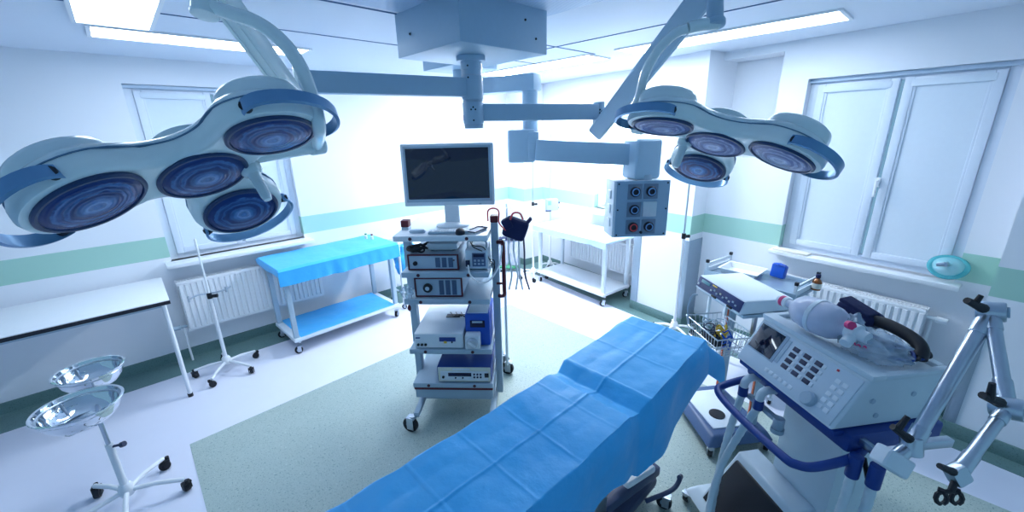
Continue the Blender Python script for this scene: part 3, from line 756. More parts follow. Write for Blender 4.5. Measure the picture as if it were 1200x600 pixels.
for k in range(2):
    t = MB(mT)
    t.tube(spline([(.41+.03*k, .14, 1.335), (.45, .05-.02*k, 1.31), (.52, .03, 1.30-.03*k), (.55, .05, 1.22), (.585, .03, 1.18+.03*k), (.575, .06, 1.13)], 8), .0035, 7)
    tag(t.build('cable', BLACK), ('thin black cable hanging in front of the small controller' if k == 0 else 'thin black cable tucked beside the trolley post'), 'cable')
# white insufflator-like unit on shelf 4, blue pump block
z4 = .60
o, m, w, d = device('insufflator', 'large flat white device with a dark blue display on the fourth shelf', 'medical device', .03, .36, -.005, .60, z4, .115, WHITE, DEVICE)
pbox(o, m, 'display', NAVYP, .06, .075, .11, .03, -d/2-.006); pbox(o, m, 'button_field', YELLOW, .045, .055, .02, .016, -d/2-.008); pknob(o, m, 'switch', BLACK, .09, .055, .006, -d/2-.006, .006)
for x in (-.14, -.115, -.09): pknob(o, m, 'connector', BLACK, x, .035, .009, -d/2-.005, .008)
pbox(o, m, 'badge', NAVYP, -.14, .085, .03, .008, -d/2-.006)
t = MB(mT); 
for k in range(3): t.tube(spline([(.22+.04*k, .30, z4+.128), (.26+.03*k, .22, z4+.135), (.30-.02*k, .26, z4+.125), (.36, .20+.03*k, z4+.128)], 6), .003, 6)
t.box((.25, .26, z4+.119), (.1, .05, .004))
tag(t.build('electrode_wire', BLACK), 'tangled thin dark wires lying on the flat white device', 'wire')
mm = mT @ Matrix.Translation((.455, .14, z4))
o = thing('roller_pump', 'bright blue pump block with a white roller knob on the fourth shelf', 'pump', m=mm)
t = MB(mm); t.box2((-.085, -.10, .001), (.085, .2, .235), .016); t.build('housing', BLUEP, o)
t = MB(mm); t.box2((-.07, -.085, .232), (.07, .18, .242), .004); t.build('top_plate', DEVICE, o)
t = MB(mm); t.box((.0, -.102, .165), (.10, .008, .05), .003); t.build('window', DISP, o)
t = MB(mm); t.box((.0, -.108, .182), (.07, .008, .014), .003); t.build('tube_slot', GREYM, o)
t = MB(mm); t.box((-.03, -.135, .06), (.10, .075, .10), .01); pb = t.build('pump_head', DEVICE, o)
t = MB(mm); t.lathe([(.04, 0), (.038, .012), (.03, .02), (0, .022)], 28, frame((-.03, -.172, .06), (1, 0, 0), (0, -1, 0))); t.build('roller_knob', STEEL, pb)
t = MB(mm); t.box((-.03, -.196, .06), (.06, .012, .014), .004, rot=Matrix.Rotation(.7, 4, 'Y')); t.build('knob_grip', DEVICE, pb)
# lower electrosurgical unit
z5 = .335
o, m, w, d = device('electrosurgical_unit', 'blue-topped cream device with a dark display strip on the lowest shelf', 'medical device', .165, .54, -.002, .36, z5, .125, NAVYP, CREAM)
pbox(o, m, 'control_strip', DEVICE, .0, .058, .33, .07, -d/2-.006); pbox(o, m, 'display', DISP, -.03, .07, .16, .026, -d/2-.01)
for i in range(3):
    for j in range(2): pknob(o, m, 'button', KEY, .08+i*.022-.01, .05+j*.022, .007, -d/2-.008, .006)
pknob(o, m, 'socket', BLACK, -.145, .05, .009, -d/2-.008, .01); pbox(o, m, 'power_switch', BLACK, .155, .065, .028, .032, -d/2-.01)
for i in range(2): pknob(o, m, 'knob', KEY, -.06+i*.05, .045, .006, -d/2-.008, .008)
pbox(o, m, 'badge', DEVICE, -.02, .108, .12, .014, -d/2-.006)
# plastic bag hanging at the left front
t = MB(mT); t.blob((.012, -.005, 1.012), (.04, .022, .042), .4, 2.2, 3); tag(t.build('plastic_bag', CLEAR), 'crumpled clear plastic bag on the left end of the third shelf', 'bag')
t = MB(mT); t.blob((.02, -.012, .905), (.012, .01, .022), .3, 3, 5, sub=3); tag(t.build('rubber_bulb', RED), 'small dark red bulb hanging below the third shelf', 'bulb')

# infusion pole behind the trolley with pouch
mm = frame((2.02, 2.24, 0), TA)
o = thing('camera_pole', 'slim steel pole on a single wheel at the trolley side', 'pole', m=mm)
t = MB(mm); t.cyl((0, 0, .10), (0, 0, 1.2), .012); t.build('tube', STEEL, o)
castor(o, mm, 0, 0.02, .055, .125, .03, 1.3)
mm = mT @ Matrix.Translation((.72, .12, 1.40))
o = thing('pressure_cuff', 'dark navy padded cuff hanging at the right of the trolley', 'cuff', m=mm)
t = MB(mm); t.box((0, 0, 0), (.15, .10, .13), .03, rot=Matrix.Rotation(.35, 4, 'Y'), seg=3); t.box((-.05, -.03, .04), (.06, .06, .07), .015, rot=Matrix.Rotation(-.5, 4, 'Y')); t.box((.085, -.01, .05), (.02, .05, .05), .006, rot=Matrix.Rotation(.7, 4, 'Y')); t.build('pad', NAVY, o)
t = MB(mm); t.tube(spline([(-.03, -.055, .07), (-.01, -.06, .11), (.03, -.06, .11), (.05, -.055, .07)], 6), .006, 8); t.build('strap', REDW, o)
t = MB(mm); t.tube(spline([(-.06, -.05, .0), (-.10, -.05, .05), (-.10, -.05, .12), (-.13, -.04, .14), (-.17, -.02, .12), (-.175, .0, .05)], 7), .005, 8); t.build('red_lead', REDW, o)
for k in range(4):
    t = MB(mm); t.tube(spline([(-.04+.03*k, 0, -.06), (-.05+.035*k, .0, -.16), (-.03+.03*k+.01*math.sin(k*2), -.02, -.30), (-.05+.045*k, .0, -.42)], 7), .006, 7); t.build('lead', WHITE if k != 3 else KEY, o)
#@@SPLIT
# ------------------------------------------------------------------ suction stand behind the trolley
mm = frame(at_z(597, 316, 0), TA)
o = thing('suction_stand', 'small wheeled stand with white bottles behind the trolley', 'stand', m=mm)
t = MB(mm); t.box((0, 0, .07), (.28, .24, .03), .012); t.build('base', GREENP, o)
t = MB(mm)
t.cyl((-.02, 0, .08), (-.02, 0, 1.0), .014); t.box((0, 0, .72), (.3, .02, .02)); t.build('pole', STEEL, o)
for k, x in enumerate((-.085, .085)):
    t = MB(mm); t.lathe([(0, .09), (.065, .09), (.07, .12), (.07, .42), (.06, .46), (.045, .48), (0, .48)], 28, Matrix.Translation((x, -.02, 0))); j = t.build('jar', MILKY, o)
    t = MB(mm); t.lathe([(0, .47), (.07, .47), (.07, .5), (.03, .52), (0, .52)], 24, Matrix.Translation((x, -.02, 0))); t.build('jar_lid', KEY, j)
for x, y in ((-.12, -.1), (.12, -.1), (-.12, .1), (.12, .1)): castor(o, mm, x, y, .027, .058, .02, .4)
t = MB(mm); t.tube(spline([(.06, -.05, .5), (.16, -.08, .7), (.13, -.1, .9), (.02, -.06, .98), (-.1, -.06, .8), (-.1, -.04, .52)], 8), .008, 8); t.build('tubing', WHITE, o)

# ------------------------------------------------------------------ wheeled tables
def wheeled_table(label, p0, ax, L_, D_, ht, legm, sole_m):
    mm = frame(p0, ax)      # origin front-left wheel, x along the front, y to the back
    o = thing('instrument_table', label, 'table', m=mm @ Matrix.Translation((L_/2, D_/2, 0)), group='wheeled instrument tables')
    t = MB(mm); t.box2((-.05, -.05, ht-.04), (L_+.05, D_+.05, ht), .008); t.build('tabletop', sole_m, o)
    t = MB(mm); t.box2((-.03, -.04, .13), (L_+.03, D_+.04, .165), .008); t.build('lower_shelf', sole_m, o)
    for x in (.0, L_):
        for y in (.0, D_):
            t = MB(mm); t.box((x, y, (ht+.165)/2-.02), (.045, .035, ht-.205), .006); t.build('leg', legm, o)
            castor(o, mm, x, y, .036, .13, .024, 1.2+x)
    return o, mm
o, mBT = wheeled_table('wheeled steel table draped in blue below the left window', (.86, 3.93, 0), (1, .05, 0), 1.06, .47, .86, GREYM, DEVICE)
def fold_cloth(mm, L_, D_, ht, hang, m_, name, label, cat, side_x=.03, over=.05, creases=4, seed=1, back=.03, hem_amp=.012):
    nu, nv = 64, 44
    front, tot = hang, hang+D_+2*over+back
    xl, xr = side_x, side_x
    TX = L_+2*over+xl+xr
    def fn(u, v):
        sx = -over-xl+u*TX; sy = v*tot
        x = sx; dz = 0; y = 0
        if sy < front: y = -over-.012; dz = -(front-sy)
        elif sy < front+D_+2*over: y = -over+(sy-front)
        else: y = D_+over+.012; dz = -(sy-front-D_-2*over)
        if sx < -over: x = -over-.012; dz = min(dz, -(-over-sx)*1.0) if dz == 0 else dz-(0)
        elif sx > L_+over: x = L_+over+.012; dz = min(dz, -(sx-L_-over)) if dz == 0 else dz
        n = noise.noise(V((sx*5, sy*5, seed)))
        w = noise.noise(V((sx*11, seed*3, 0)))
        if dz < 0: y += (-1 if y < 0 else 1)*(.010+.014*w*min(1, -dz/.1)) if (y < 0 or y > D_+over) else 0; dz += hem_amp*n*min(1, -dz/.05)
        else: dz = .004+.003*n+.0035*abs(math.sin(PI*(sx+over)/TX*creases))
        return V((x, y, ht+dz+.002))
    t = MB(mm); t.grid(fn, nu, nv); ob = t.build(name, m_)
    return tag(ob, label, cat)
fold_cloth(mBT, 1.06, .47, .862, .15, DRAPE, 'blue_drape', 'blue sheet spread over the top of the steel table by the left window', 'drape', .06, .06, 4, 2)
t = MB(mBT)
t.grid(lambda u, v: V((.03+u*1.0, -.03+v*.53, .169+.004*noise.noise(V((u*8, v*5, 4)))+.003*abs(math.sin(u*9.4)))), 40, 20, .002); tag(t.build('blue_drape', DRAPE), 'blue sheet lying on the lower shelf of the steel table by the left window', 'drape')
for k, (x, y, cm, lab) in enumerate(((.99, .36, GREENP, 'tiny green-capped vial on the right end of the blue-covered table'), (1.02, .28, RED, 'tiny red-capped vial on the right end of the blue-covered table'))):
    mm = mBT @ Matrix.Translation((x, y, .872)); o = thing('vial', lab, 'vial', m=mm, group='vials on the blue table')
    t = MB(mm); t.lathe([(0, 0), (.016, 0), (.017, .004), (.017, .035), (.008, .042), (.008, .046), (0, .046)], 20); t.build('bottle', DEVICE, o)
    t = MB(mm); t.lathe([(0, .046), (.012, .046), (.012, .06), (0, .061)], 18); t.build('cap', cm, o)
o, mWT = wheeled_table('wheeled white table by the far window with pale top sheet', (3.87, 3.56, 0), (-.10, -.995, 0), 1.10, .42, .80, DEVICE, WHITE)
fold_cloth(mWT, 1.10, .42, .802, .08, DRAPEP, 'table_sheet', 'pale blue sheet hanging over the white table at the far window', 'drape', .03, .055, 3, 5)
t = MB(mWT); t.box((1.1, -.045, .78), (.09, .03, .012), .003, rot=Matrix.Rotation(.1, 4, 'Z')); tag(t.build('clip', KEY), 'small dark clip at the right front corner of the pale table sheet', 'clip')
# blue stool and bin frame beyond the blue table
mm = frame((2.25, 4.25, 0), (1, 0, 0))
o = thing('linen_trolley', 'narrow white frame trolley holding a blue sack beside the blue table', 'trolley', m=mm)
for x in (-.16, .16):
    for y in (-.14, .14):
        t = MB(mm); t.cyl((x, y, .07), (x, y, .80), .014); t.build('leg', WHITE, o); castor(o, mm, x, y, .03, .09, .02, .7)
t = MB(mm); t.tube([(-.16, -.14, .8), (.16, -.14, .8), (.16, .14, .8), (-.16, .14, .8)], .014, 10, True); t.build('rim', WHITE, o)
t = MB(mm); t.tube([(-.16, -.14, .2), (.16, -.14, .2), (.16, .14, .2), (-.16, .14, .2)], .01, 10, True); t.build('lower_rail', WHITE, o)
t = MB(mm); t.blob((0, 0, .55), (.15, .13, .22), .2, 2.5, 9); t.build('sack', DRAPE, o)

# ------------------------------------------------------------------ drip stands
def star_base(o, mm, n, R0, zh, a0, wheel=.026, bar=.011, m_=WHITE):
    t = MB(mm); t.lathe([(0, zh-.025), (.032, zh-.025), (.036, zh-.01), (.034, zh+.03), (.022, zh+.05), (0, zh+.05)], 24); t.build('hub', m_, o)
    for k in range(n):
        a = a0+2*PI*k/n; d = V((math.cos(a), math.sin(a), 0))
        t = MB(mm); t.tube([d*.02+V((0, 0, zh)), d*(R0*.5)+V((0, 0, zh-.004)), d*R0+V((0, 0, wheel*2+.02))], bar, 10); t.build('leg', m_, o)
        castor(o, mm, d.x*R0, d.y*R0, wheel, wheel*2+.022, .026, a+.8, True)
def drip_stand(label, p, ht, a0, R0=.25, hooks=True, knob_z=None, top_r=.008, n=5, m_=WHITE, thin=None):
    mm = frame((p[0], p[1], 0), rz=0)
    o = thing('drip_stand', label, 'drip stand', m=mm, group='drip stands')
    star_base(o, mm, n, R0, .10, a0, m_=m_)
    kz = knob_z or ht*.6
    t = MB(mm); t.cyl((0, 0, .12), (0, 0, kz), .0145); t.build('pole', m_, o)
    t = MB(mm); t.cyl((0, 0, kz), (0, 0, ht), top_r); t.build('upper_pole', thin or m_, o)
    t = MB(mm); t.cyl((0, 0, kz-.02), (0, 0, kz+.03), .019, bev=.003); t.cyl((.015, -.01, kz), (.05, -.03, kz), .014, .016, n=14); t.build('clamp_knob', BLACK, o)
    if hooks:
        t = MB(mm)
        for s in (-1, 1): t.tube(spline([(0, 0, ht-.01), (s*.05, s*.02, ht+.02), (s*.09, s*.04, ht+.005), (s*.10, s*.045, ht-.02)], 5), .005, 8)
        t.build('hook', STEEL, o)
    return o, mm
p = at_z(268, 432, .02)
o, mm = drip_stand('thin white drip stand in front of the far-left radiator', (p.x, p.y), 1.22, .3, .24, False, .72)
t = MB(mm)
t.tube(spline([(-.14, -.03, .74), (-.08, -.01, .755), (0, 0, .745), (.1, -.02, .75), (.16, -.02, .77)], 6), .007, 8); t.cyl((-.14, -.03, .72), (-.14, -.03, .77), .008); t.cyl((.12, -.02, .73), (.12, -.02, .775), .009); t.build('tray_arm', STEEL, o)
p = at_z(789, 390, .02)
drip_stand('tall white drip stand before the pilaster near the blue operating table', (p.x, p.y), 1.66, .5, .19, True, 1.02, thin=STEEL)
p = at_z(625, 324, .02)
o, mm = drip_stand('tall white drip stand in the far corner left of the white table', (p.x, p.y), 1.9, .2, .19, True, 1.05, thin=STEEL)
pp = wb(.80, .16, 0)
o, mm = drip_stand('drip stand carrying a white infusion pump behind the white table', (pp.x, pp.y), 1.95, .9, .14, True, 1.0, thin=STEEL)
mm = mm @ Matrix.Translation((-.03, -.03, 1.0)) @ Matrix.Rotation(-.55, 4, 'Z')
o = thing('infusion_pump', 'small white infusion pump clamped to the far drip stand', 'pump', m=mm)
t = MB(mm); t.box((0, -.06, 0), (.17, .10, .16), .014); t.build('housing', DEVGREY, o)
t = MB(mm); t.box((-.045, -.112, .03), (.05, .006, .06), .003); t.build('display', mat('pump_lcd', C(120, 160, 214), .3), o)
t = MB(mm); t.cyl((.085, -.06, .02), (.115, -.06, .02), .014); t.cyl((.085, -.06, -.05), (.105, -.06, -.05), .01); t.box((-.06, -.1, -.08), (.08, .03, .02), .006); t.build('clamp', KEY, o)

# ------------------------------------------------------------------ side table left
mm = Matrix.Translation((0, 0, 0))
o = thing('side_table', 'long white laminate side table along the left wall', 'table', loc=(-.9, 4.2, 0))
t = MB(); t.box2((-1.95, 3.83, .812), (.05, 4.55, .84), .003); t.build('tabletop', WHITE, o)
t = MB(); t.box2((-1.952, 3.824, .808), (.052, 3.832, .834)); t.build('edge_band', WOODB, o)
for x in (.01, -1.9):
    for (y, yb) in ((3.90, 3.85), (4.48, 4.5)):
        t = MB(); t.tube([(x, y, .81), (x, (y+yb)/2, .4), (x, yb, .02)], .016, 12); l = t.build('leg', WHITE, o)
        t = MB(); t.cyl((x, yb, 0), (x, yb, .03), .018); t.build('foot', BLACK, l)
t = MB(); t.box2((-1.9, 3.89, .775), (.02, 3.91, .812)); t.box2((-1.9, 4.47, .775), (.02, 4.49, .812)); t.build('apron', GREYM, o)

# ------------------------------------------------------------------ double basin stand
bp = V((-.372, 2.82, 0)); mm = frame(bp)
o = thing('basin_stand', 'white five-legged stand with rings for two steel basins', 'basin stand', m=mm)
star_base(o, mm, 5, .26, .11, -.37, .03, .013)
t = MB(mm); t.cyl((0, 0, .13), (0, 0, .43), .0175); t.build('pole', WHITE, o)
t = MB(mm); t.cyl((0, 0, .42), (0, 0, .62), .011); t.build('inner_pole', STEEL, o)
t = MB(mm); t.cyl((.012, -.008, .41), (.05, -.03, .415), .007); t.cyl((.045, -.028, .412), (.06, -.038, .418), .015, n=14); t.build('clamp_knob', KEY, o)
b1 = at_z(91, 474, .70); b2 = at_z(104, 432, .735)
for bc, rr in ((b1, .168), (b2, .15)):
    lc = bc-bp; t = MB(mm); t.tube([(lc.x+rr*.93*math.cos(2*PI*k/40), lc.y+rr*.93*math.sin(2*PI*k/40), bc.z-.025) for k in range(40)], .006, 8, True)
    dd = V((lc.x, lc.y, 0)); e = dd-dd.normalized()*rr*.93 if dd.length > rr*.93 else dd+dd.normalized()*0
    t.build('basin_ring', STEEL, o)
t = MB(mm)
d1 = b1-bp; d2 = b2-bp
t.tube([(0, 0, .6), (d1.x, d1.y, .575), ], .009, 10); t.tube([(0, 0, .61), (d2.x*.6, d2.y*.6, .6), (d2.x, d2.y, .61)], .009, 10)
for dd, rr, zz in ((d1, .168, b1.z), (d2, .15, b2.z)):
    for a in (0, 2*PI/3, 4*PI/3):
        t.tube(spline([(dd.x, dd.y, zz-.125), (dd.x+rr*.6*math.cos(a), dd.y+rr*.6*math.sin(a), zz-.11), (dd.x+rr*.9*math.cos(a), dd.y+rr*.9*math.sin(a), zz-.03)], 4), .005, 8)
t.build('ring_support', STEEL, o)
for bc, rr, lab in ((b1, .175, 'larger polished steel basin at the front of the white basin stand'), (b2, .155, 'smaller polished steel basin behind the front one on the basin stand')):
    mm2 = frame((bc.x, bc.y, bc.z))
    t = MB(mm2); q = .6
    t.lathe([(0, -.105), (rr*.5, -.104), (rr*.68, -.092), (rr*.84, -.055), (rr*.93, -.008), (rr*.94, -.002), (rr, .0), (rr*1.015, -.003), (rr*1.0, -.006), (rr*.955, -.008), (rr*.86, -.06), (rr*.69, -.096), (rr*.5, -.108), (0, -.109)], 56)
    tag(t.build('basin', CHROME, None, 50), lab, 'basin', 'steel basins on the basin stand')

# ------------------------------------------------------------------ operating table
o = thing('operating_table', 'operating table with steel base under the blue drape', 'operating table', loc=(1.3, .9, 0))
t = MB(); t.box2((1.0, .76, .07), (1.80, 1.08, .14), .03); t.build('base', mat('dark_slate', C(58, 72, 104), .4), o)
t = MB(); t.box2((1.02, .70, .14), (1.30, 1.1, .17), .01); t.build('base_cover', DEVGREY, o)
t = MB(); t.box2((1.1, .80, .14), (1.35, 1.0, .70), .02); t.build('column', STEEL, o)
t = MB(); t.box2((.1, .74, .70), (1.33, 1.09, .745), .01); t.build('top_frame', STEEL, o)
t = MB(); t.box2((.1, .735, .745), (1.34, 1.095, .835), .02); t.build('mattress', BLACK, o)
hd = frame((1.37, .915, .84), (1, 0, .155))
t = MB(hd); t.box2((0, -.18, -.075), (.60, .18, -.01), .02); t.build('head_section', BLACK, o)
for y in (.705, 1.11):
    t = MB(); t.box2((.1, y-.006, .70), (1.32, y+.006, .73), .002)
    for x in (.2, .6, 1.0, 1.3): t.box2((x-.015, min(y, .9)-.0 if y < .9 else y-.03, .705), (x+.015, y+.03 if y < .9 else y, .725))
    t.build('side_rail', STEEL, o)
for x, y in ((1.76, .70), (1.05, .72), (1.76, 1.05), (1.05, 1.05)): castor(o, Matrix(), x, y, .04, .09, .03, .3)
t = MB(); t.tube(spline([(1.62, .74, .12), (1.75, .66, .16), (1.80, .645, .22), (1.74, .63, .27)], 6), .012, 10); t.build('brake_pedal', mat('dark_slate', C(58, 72, 104), .4), o)
t = MB(); pc = at_z(744, 553, .30); pm = frame(pc, at_z(765, 540, .30)-at_z(725, 565, .30)); t = MB(pm); t.box((0, 0, 0), (.21, .10, .04), .018, seg=3); t.build('foot_plate', WHITE, o)
t = MB(); a = at_z(690, 606, .24); b = at_z(772, 545, .24); mx_ = frame((a+b)/2, b-a); t.m = mx_; t.box((0, .03, -.03), ((b-a).length, .09, .06), .012); t.build('base_bar', mat('dark_slate', C(58, 72, 104), .4), o)

# drape over the operating table
yF, yB = .695, 1.135
XS, XE = -.25, 1.985
def top_z(x):
    if x < 1.30: z = .852
    elif x < 1.37: z = .852-.022*math.sin(PI*.5*(x-1.30)/.07)
    elif x < 1.43: z = .830+.045*(x-1.37)/.06
    else: z = .875+(x-1.43)*.118
    return z
def crease(q, per, w=.006):
    f = (q/per) % 1; f = min(f, 1-f)*per
    return math.exp(-(f/w)**2)
NX, NY = 460, 190
hangF, hangB = .34, .07
def dr(u, v):
    x = XS+u*(XE-XS); tot = hangF+(yB-yF)+hangB; s = v*tot
    wide = .018*max(0, min(1, (x-1.36)/.08))
    yf, yb = yF-wide-.0, yB+wide*.6
    yb -= .045*max(0, min(1, (x-1.42)/.5))
    zt = top_z(x)
    n1 = noise.noise(V((x*2.3, s*2.3, 1.5))); n2 = noise.noise(V((x*7, s*7, 8.1))); n3 = noise.noise(V((x*16, s*16, 2)))
    c = .0042*crease(x-.05, .232, .006)*(.45+.55*abs(noise.noise(V((x*3, s*3, 40)))*2))+.005*crease(s-hangF-.215, .9, .006)
    pil = .005*abs(math.sin(PI*(x-.05)/.232))*abs(math.sin(PI*(s-hangF-.11)/.22))
    if s < hangF:
        q = hangF-s
        # hem height differs along the table
        hem = hangF*(1.0 if x > 1.3 else .82+.18*math.sin(x*5))
        q2 = q*(.86+.14*math.sin(x*9.0+.6)+.10*noise.noise(V((x*7, 0, 3))))
        if x > 1.72: q2 *= 1-.35*(x-1.72)/.26
        fold = .022*math.sin(x*17+2*n1)*min(1, q/.12)
        y = yf-.03*(1-math.exp(-q/.06))-fold*.35+.005*n2*min(1, q/.05)
        z = zt-q2+.0+.004*n3
    elif s > hangF+(yB-yF):
        q = s-hangF-(yB-yF); y = yb+.006+.012*n2+.01*(q/.05); z = zt-q+.008*n2
    else:
        y = yf+(s-hangF)/(yB-yF)*(yb-yf)
        wr = noise.noise(V((x*14+s*9, s*22-x*6, 11)))
        z = zt+c+pil+.006*n1+.0045*n2+.0022*n3+.003*wr*max(0, n1+.25)
    # head end turns down
    e = u*(XE-XS)-(XE-XS-.03)
    return V((x+.012*n2*(1 if u > .97 else 0), y, z))
def dr_full(u, v):
    if u <= .9: return dr(u/.9*1.0, v)
    p0 = dr(1.0, v); q = (u-.9)/.1*.24
    n2 = noise.noise(V((p0.y*8, q*6, 3)))
    sv = v*(hangF+(yB-yF)+hangB)
    k = max(0, min(1, (hangF+.03-sv)/.06))      # 1 on the side panel: a free dog-ear; 0 on the top: it turns down
    dn = V((.012+.02*(1-math.exp(-q/.05))+.018*n2*q/.2, 0, -q+.006*n2))
    ear = V((q*.50, -.04*q/.2, -q*(.42+.0*n2)))
    return p0+dn*(1-k)+ear*k
t = MB(); t.grid(dr_full, NX, NY)
tag(t.build('surgical_drape', DRAPE, None, 70), 'bright blue creased drape covering the operating table in the foreground', 'drape')
#@@SPLIT
# ------------------------------------------------------------------ ventilator
VW, VD, VH, VS = .52, .325, .197, .115
yv = math.radians(234.91)
mV = Matrix.Translation((2.065, .458, .925)) @ Matrix.Rotation(yv, 4, 'Z')   # x along the front, y back, z up
o = thing('ventilator', 'grey anaesthesia ventilator with slanted control panel at lower right', 'ventilator', m=Matrix.Translation((mV @ V((VW/2, VD/2, 0))).xy.to_3d()))
VEN = o
t = MB(mV); t.hexa([(0, -VS, 0), (VW, -VS, 0), (VW, VD, 0), (0, VD, 0), (0, 0, VH), (VW, 0, VH), (VW, VD, VH), (0, VD, VH)], .012); t.build('housing', VENTC, o)
t = MB(mV); t.box2((-.008, -.002, VH-.004), (VW+.008, .06, VH+.022), .01); t.box2((-.008, .05, VH-.004), (.02, VD+.01, VH+.018), .008); t.box2((VW-.02, .05, VH-.004), (VW+.008, VD+.01, VH+.018), .008); t.box2((.02, VD-.02, VH-.004), (VW-.02, VD+.01, VH+.018), .008); t.build('top_rim', VENTC, o)
sl = math.hypot(VS, VH); px_ = V((1, 0, 0)); py_ = V((0, VS, VH)).normalized(); pz_ = px_.cross(py_)
mP = mV @ frame((0, -VS, 0), px_, pz_)       # x across, y up the slope, z out
def vp(name, mt, u, v, w, h, d=.005, bev=.002, z=0):
    t = MB(mP); t.box((u*VW, v*sl, z), (w*VW, h*sl, d), bev); return t.build(name, mt, o)
vp('control_panel', PANELC, .5, .5, .95, .90, .008, .003, .001)
vp('screen_frame', DEVGREY, .19, .64, .30, .60, .008, .003, .004)
vp('screen', SCREEN, .18, .64, .26, .54, .006, .002, .008)
vp('softkey_strip', DEVGREY, .362, .64, .035, .5, .006, .002, .005)
for c in range(3):
    for q in range(4):
        if c == 0 and q == 3: pass
        vp('dark_key', KEY, .45+c*.105-.0, .80-q*.125-(.0 if c else 0), .058, .085, .006, .002, .006)
        vp('small_key', DEVICE, .497+c*.105, .80-q*.125, .028, .07, .006, .002, .006)
for q in range(5):
    for c in range(2): vp('membrane_key', DEVICE, .845+c*.055, .72-q*.125, .04, .08, .005, .002, .005)
for c in range(6): vp('membrane_key', DEVICE, .34+c*.05, .17, .036, .075, .005, .002, .005)
vp('alarm_light', REDW, .80, .88, .016, .04, .008, .002, .006)
t = MB(mP); t.lathe([(.03, 0), (.029, .018), (.024, .024), (0, .025)], 28, Matrix.Translation((.76*VW, .21*sl, .004))); t.build('rotary_knob', GREYM, o)
for (y, z) in ((.03, .11), (.06, .045), (.2, .12)):
    t = MB(mV); t.cyl((VW-.002, y, z), (VW+.004, y, z), .010, n=16); t.build('side_screw', DEVGREY, o)
# blue carrier below and front handle
t = MB(mV); t.box2((.02, -.06, -.085), (VW+.03, VD+.02, -.005), .015); t.box2((.01, -.10, -.03), (VW, .0, -.006), .008); t.build('carrier', NAVYP, o)
zh = -.10
t = MB(mV); t.tube(spline([(.08, .02, zh+.03), (.07, -.08, zh+.02), (.07, -.20, zh+.0), (.10, -.26, zh-.01), (.26, -.28, zh-.01), (.50, -.28, zh), (.55, -.26, zh), (.57, -.2, zh), (.565, -.05, zh+.01), (.54, .03, zh+.03)], 6), .0165, 12); t.build('push_handle', NAVYP, o)
# pedestal and base
t = MB(mV); t.box2((.16, .04, -.80), (.46, .26, -.08), .03, ); t.build('pedestal', VENTC, o)
t = MB(mV); t.hexa([(-.06, -.26, -.86), (.56, -.26, -.86), (.56, .34, -.86), (-.06, .34, -.86), (-.02, -.2, -.80), (.52, -.2, -.80), (.52, .30, -.80), (-.02, .30, -.80)], .02); t.build('base', VENTC, o)
t = MB(mV); t.hexa([(.06, -.24, -.79), (.42, -.24, -.79), (.42, .05, -.79), (.06, .05, -.79), (.06, -.06, -.52), (.42, -.06, -.52), (.42, .05, -.52), (.06, .05, -.52)], .012); cmp = t.build('compressor', VENTC, o)
t = MB(mV); t.hexa([(.085, -.246, -.765), (.395, -.246, -.765), (.395, -.05, -.765), (.085, -.05, -.765), (.085, -.09, -.55), (.395, -.09, -.55), (.395, -.04, -.55), (.085, -.04, -.55)], .004); t.build('grille', BLACK, cmp)
for x, y in ((-.04, -.24), (.54, -.24), (-.04, .32), (.54, .32)):
    castor(o, mV @ Matrix.Translation((0, 0, -.925)), x, y, .03, .068, .024, .5)
# breathing hoses
def hose(name, pts, r_, label=None):
    t = MB(mV); P = spline(pts, 12); t.tube(P, lambda q: r_*(1+.07*math.sin(q*len(P)*2.2)), 12); return t.build(name, HOSE, o)
for k, x in enumerate((.10, .20)):
    t = MB(mV); t.tube(spline([(x, -.05, -.06), (x, -.10, -.055), (x, -.125, -.07), (x, -.13, -.10)], 5), .018, 12); pt = t.build('port_elbow', DEVICE, o)
    t = MB(mV); t.cyl((x, -.13, -.10), (x+.002, -.132, -.145), .021, bev=.003); t.build('port_cuff', NAVYP, pt)
hose('breathing_hose', [(.10, -.132, -.14), (.09, -.15, -.30), (.12, -.20, -.50), (.20, -.28, -.70), (.30, -.34, -.84)], .0165)
hose('breathing_hose', [(.20, -.132, -.14), (.17, -.17, -.30), (.15, -.22, -.50), (.22, -.31, -.70), (.33, -.36, -.84)], .0165)
for k, (x, y) in enumerate(((.585, -.06), (.635, -.03))):
    t = MB(mV); t.cyl((x, y, -.06), (x, y, -.15), .022, bev=.003); t.build('port_cuff', NAVYP, o)
    hose('breathing_hose', [(x, y, -.14), (x+.005, y-.01, -.30), (x-.01, y-.03, -.55), (x-.04, y-.06, -.84)], .0165)
t = MB(mV); t.tube(spline([(.58, -.02, -.08), (.63, -.02, -.2), (.60, .03, -.34), (.63, .02, -.42)], 8), .008, 8); t.lathe([(0, -.03), (.022, -.03), (.026, 0), (.02, .035), (0, .04)], 20, Matrix.Translation((.63, .02, -.44))); t.build('gas_lead', BLACK, o)
t = MB(mV); t.box2((.10, -.11, -.16), (.27, -.085, -.14), .004); t.cyl((.29, -.1, -.18), (.29, -.1, -.13), .022, bev=.004); t.cyl((.29, -.1, -.20), (.29, -.1, -.18), .026); t.build('bracket', DEVGREY, o)
# arm clamp rail
t = MB(mV); t.box2((VW-.02, -.02, -.05), (VW+.13, .0, -.02), .003); t.build('accessory_rail', STEEL, o)

